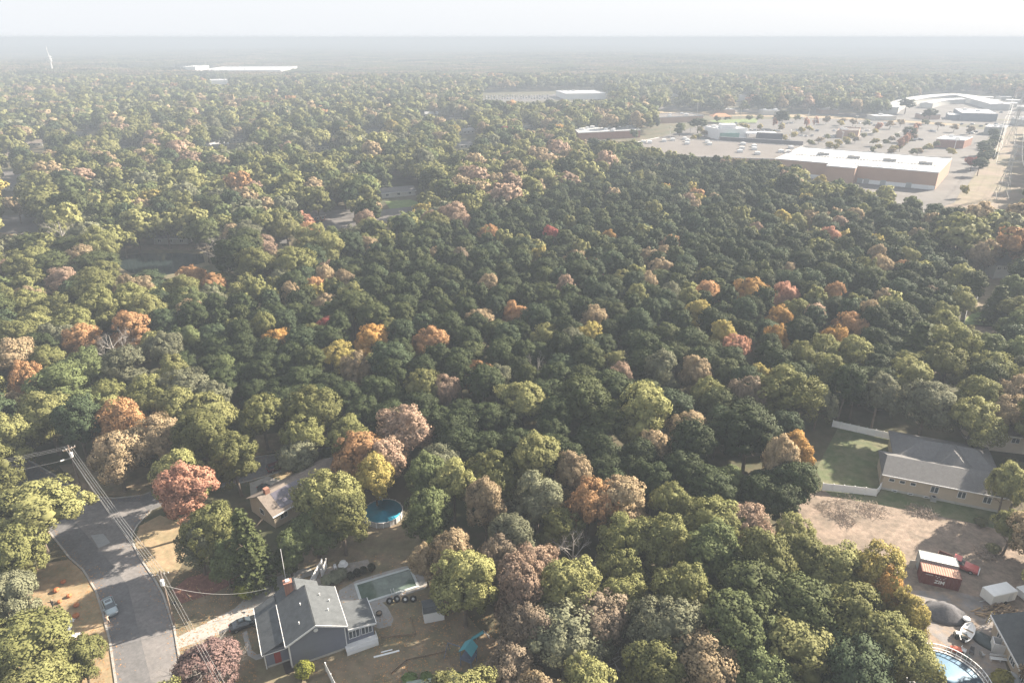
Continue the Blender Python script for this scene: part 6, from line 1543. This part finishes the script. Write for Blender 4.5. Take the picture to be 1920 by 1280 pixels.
for i in rest:
    x,y,Rr,Hh,sp,col = TREES[i]; far = math.hypot(x,y) > 750; r = rnd.randrange(3)
    if sp in ('p','s'): 
        c = PC.index(col) if col in PC else 1; pp_.append((x,y,c*3+r+(9 if far else 0),rnd.uniform(0,6.28),Rr/4.3,Hh/14.6))
    else:
        c = BC.index(col) if col in BC else 0; pb.append((x,y,c*3+r+(nb if far else 0),rnd.uniform(0,6.28),Rr/5.4,Hh/14.6))
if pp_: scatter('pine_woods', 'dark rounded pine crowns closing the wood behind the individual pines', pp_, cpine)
if pb: scatter('oak_woods', 'mixed green and autumn crowns filling the suburb woods', pb, cbroad)
# distant forest out to the hills: patches of crowns
def patch(seed, cols):
    """72 m square tile of low crowns, one mesh per colour mix"""
    rg = np.random.default_rng(seed); C_, N_ = [], []
    for i in range(8):
        for j in range(8):
            c = np.array([-36+9*i+rg.uniform(-2,7), -36+9*j+rg.uniform(-2,7), rg.uniform(5.5,10.5)]); r = rg.uniform(4,6.2)
            dd = dirs(16, rg, -.1); C_.append(c+dd*r*np.array([1,1,.9])); N_.append(dd+rg.normal(size=dd.shape)*.3)
    return quads_mesh('patch', np.concatenate(C_), np.concatenate(N_), 3.0, rg, LEAF)
PM = [patch(200+i, None) for i in range(4)]
pc = ['olive green','soft green','grey-green','tan','olive green','dark green','brownish']
cp_ = proto_coll('far', [(PM[k % 4], (*[v*.85 for v in TINT[c][:3]], TINT[c][3]*.5)) for k,c in enumerate(pc*2)])
pts = []; y = YMAX1+20
while y < 7200:
    st_ = 62 if y < 3000 else 75
    xm = y*.80+100; x = -xm
    while x < xm:
        X, Y = x+rnd.uniform(-8,8), y+rnd.uniform(-8,8); x += st_
        if any(in_poly(X+a,Y+b,P) for P,_ in OPEN_G[-14:] for a,b in ((0,0),(0,-45),(30,-20),(-30,-20))): continue
        if (X+966*1.17)**2+(Y-1544*1.17)**2 < 1600: continue
        g = 1+.25*math.sin(X/300)+.2*math.sin(Y/420+X/700)
        pts.append((X,Y,rnd.randrange(14),rnd.choice((0,1.571,3.142,4.712)),1.0,1.15*g))
    y += st_*.95
print('patches', len(pts))
scatter('distant_woods', 'unbroken hazy forest canopy running to the horizon', pts, cp_)

# ------------------------------------------------------------------ bushes
def bush_mesh(seed, n=24, q=55):
    rg = np.random.default_rng(seed); C_, N_ = [], []
    for d in dirs(n, rg, -.2):
        dd = dirs(q, rg); c = d*.72+np.array([0,0,.85]); C_.append(c+dd*.34*rg.uniform(.7,1.05,size=(q,1))); N_.append(dd+d+rg.normal(size=dd.shape)*.4)
    return quads_mesh('foliage', np.concatenate(C_), np.concatenate(N_), .16, rg, LEAF, ico((0,0,.85),.75,rg))
BM = [bush_mesh(i) for i in range(3)]
bst = trunk_mesh('stem', 5, bark, .8, .07, 3)
def bush(lab, px, py, r, h, col, grp=None, name='bush'):
    t = thing(name, lab, 'bush', at(px,py), rnd.uniform(0,6), grp); t.scale = (r, r, h/1.9)
    o = bpy.data.objects.new('foliage', BM[rnd.randrange(3)]); C.objects.link(o); o.parent = t; o.color = col
    o = bpy.data.objects.new('stem', bst); C.objects.link(o); o.parent = t; o.scale = (.4,.4,.4)
yg = (.23,.25,.05,0)
bush('round yellow-green bush at the front corner of the slate blue house', 572,1266,1.5,2.6,yg)
bush('yellow-green bush with orange tinge beside the drive', 462,1121,1.75,3.6,yg)
for k,(x,y) in enumerate(((658,1086),(670,1080),(682,1076),(697,1070))): bush(('darkest clipped bush at the pool corner','second clipped bush along the pool terrace','third clipped bush along the pool terrace','tallest clipped bush at the far end of the terrace row')[k],x,y,.75,1.7,(.045,.045,.028,.0),'clipped bushes beside the pool')
for k,(x,y,s) in enumerate(((628,1088),(615,1092),(638,1080)) and ((628,1090,1.5),(614,1096,1.2),(640,1083,1.2))): bush(('airy grey-green shrub in the middle of the gravel patch','lower grey-green shrub closest to the house roof','grey-green shrub beside the white chairs')[k],x,y,s,2.0,(.2,.21,.15,.05))
for k,(x,y) in enumerate(((1880,1276),(1868,1283))): bush(('yellow-green shrub at the bottom edge between pool and dome','low yellow shrub touching the bottom edge beside the pool')[k],x,y,1.3,1.8,(.26,.24,.07,.1))
bush('dark shrub in the island bed of the side street', 590,868,2.2,2.0,(.07,.06,.045,.2)); bush('olive shrub on the lawn by the maroon suv', 615,858,2.0,2.4,(.1,.11,.06,.2))
for k,(x,y) in enumerate(((1893,870),(1908,878),(1860,1035),(1838,985))): bush(('pale shrub at the east end of the ranch house','round shrub at the picture edge by the ranch house','dusty green shrub near the red pickup','dry shrub on the edge of the cleared lot')[k],x,y,1.3,1.8,(.17,.17,.09,.2))
for k,(x,y) in enumerate(((800,1275),(768,1275),(860,1275))): bush(('low green plants west in the netted bed','low green clump beside the timber edging','bright green clump east of the netted bed')[k],x,y,1.2,.9,(.14,.2,.07,.0))
# ------------------------------------------------------------------ the air
mb = MB(); mb.box(-21000, 21000, -500, 20300, -1.0, CAM_H + 1.5)
hz = bpy.data.materials.new('haze'); hz.use_nodes = True
hn = hz.node_tree.nodes; hn.remove(hn['Principled BSDF'])
pv = hn.new('ShaderNodeVolumePrincipled')
pv.inputs['Color'].default_value = (*HAZE_COL, 1)
pv.inputs['Density'].default_value = HAZE
pv.inputs['Anisotropy'].default_value = 0.0
hz.node_tree.links.new(pv.outputs[0], hn['Material Output'].inputs['Volume'])
ho = mb.build('haze', hz); ho['kind'] = 'stuff'; ho['label'] = 'pale even haze over the whole landscape'
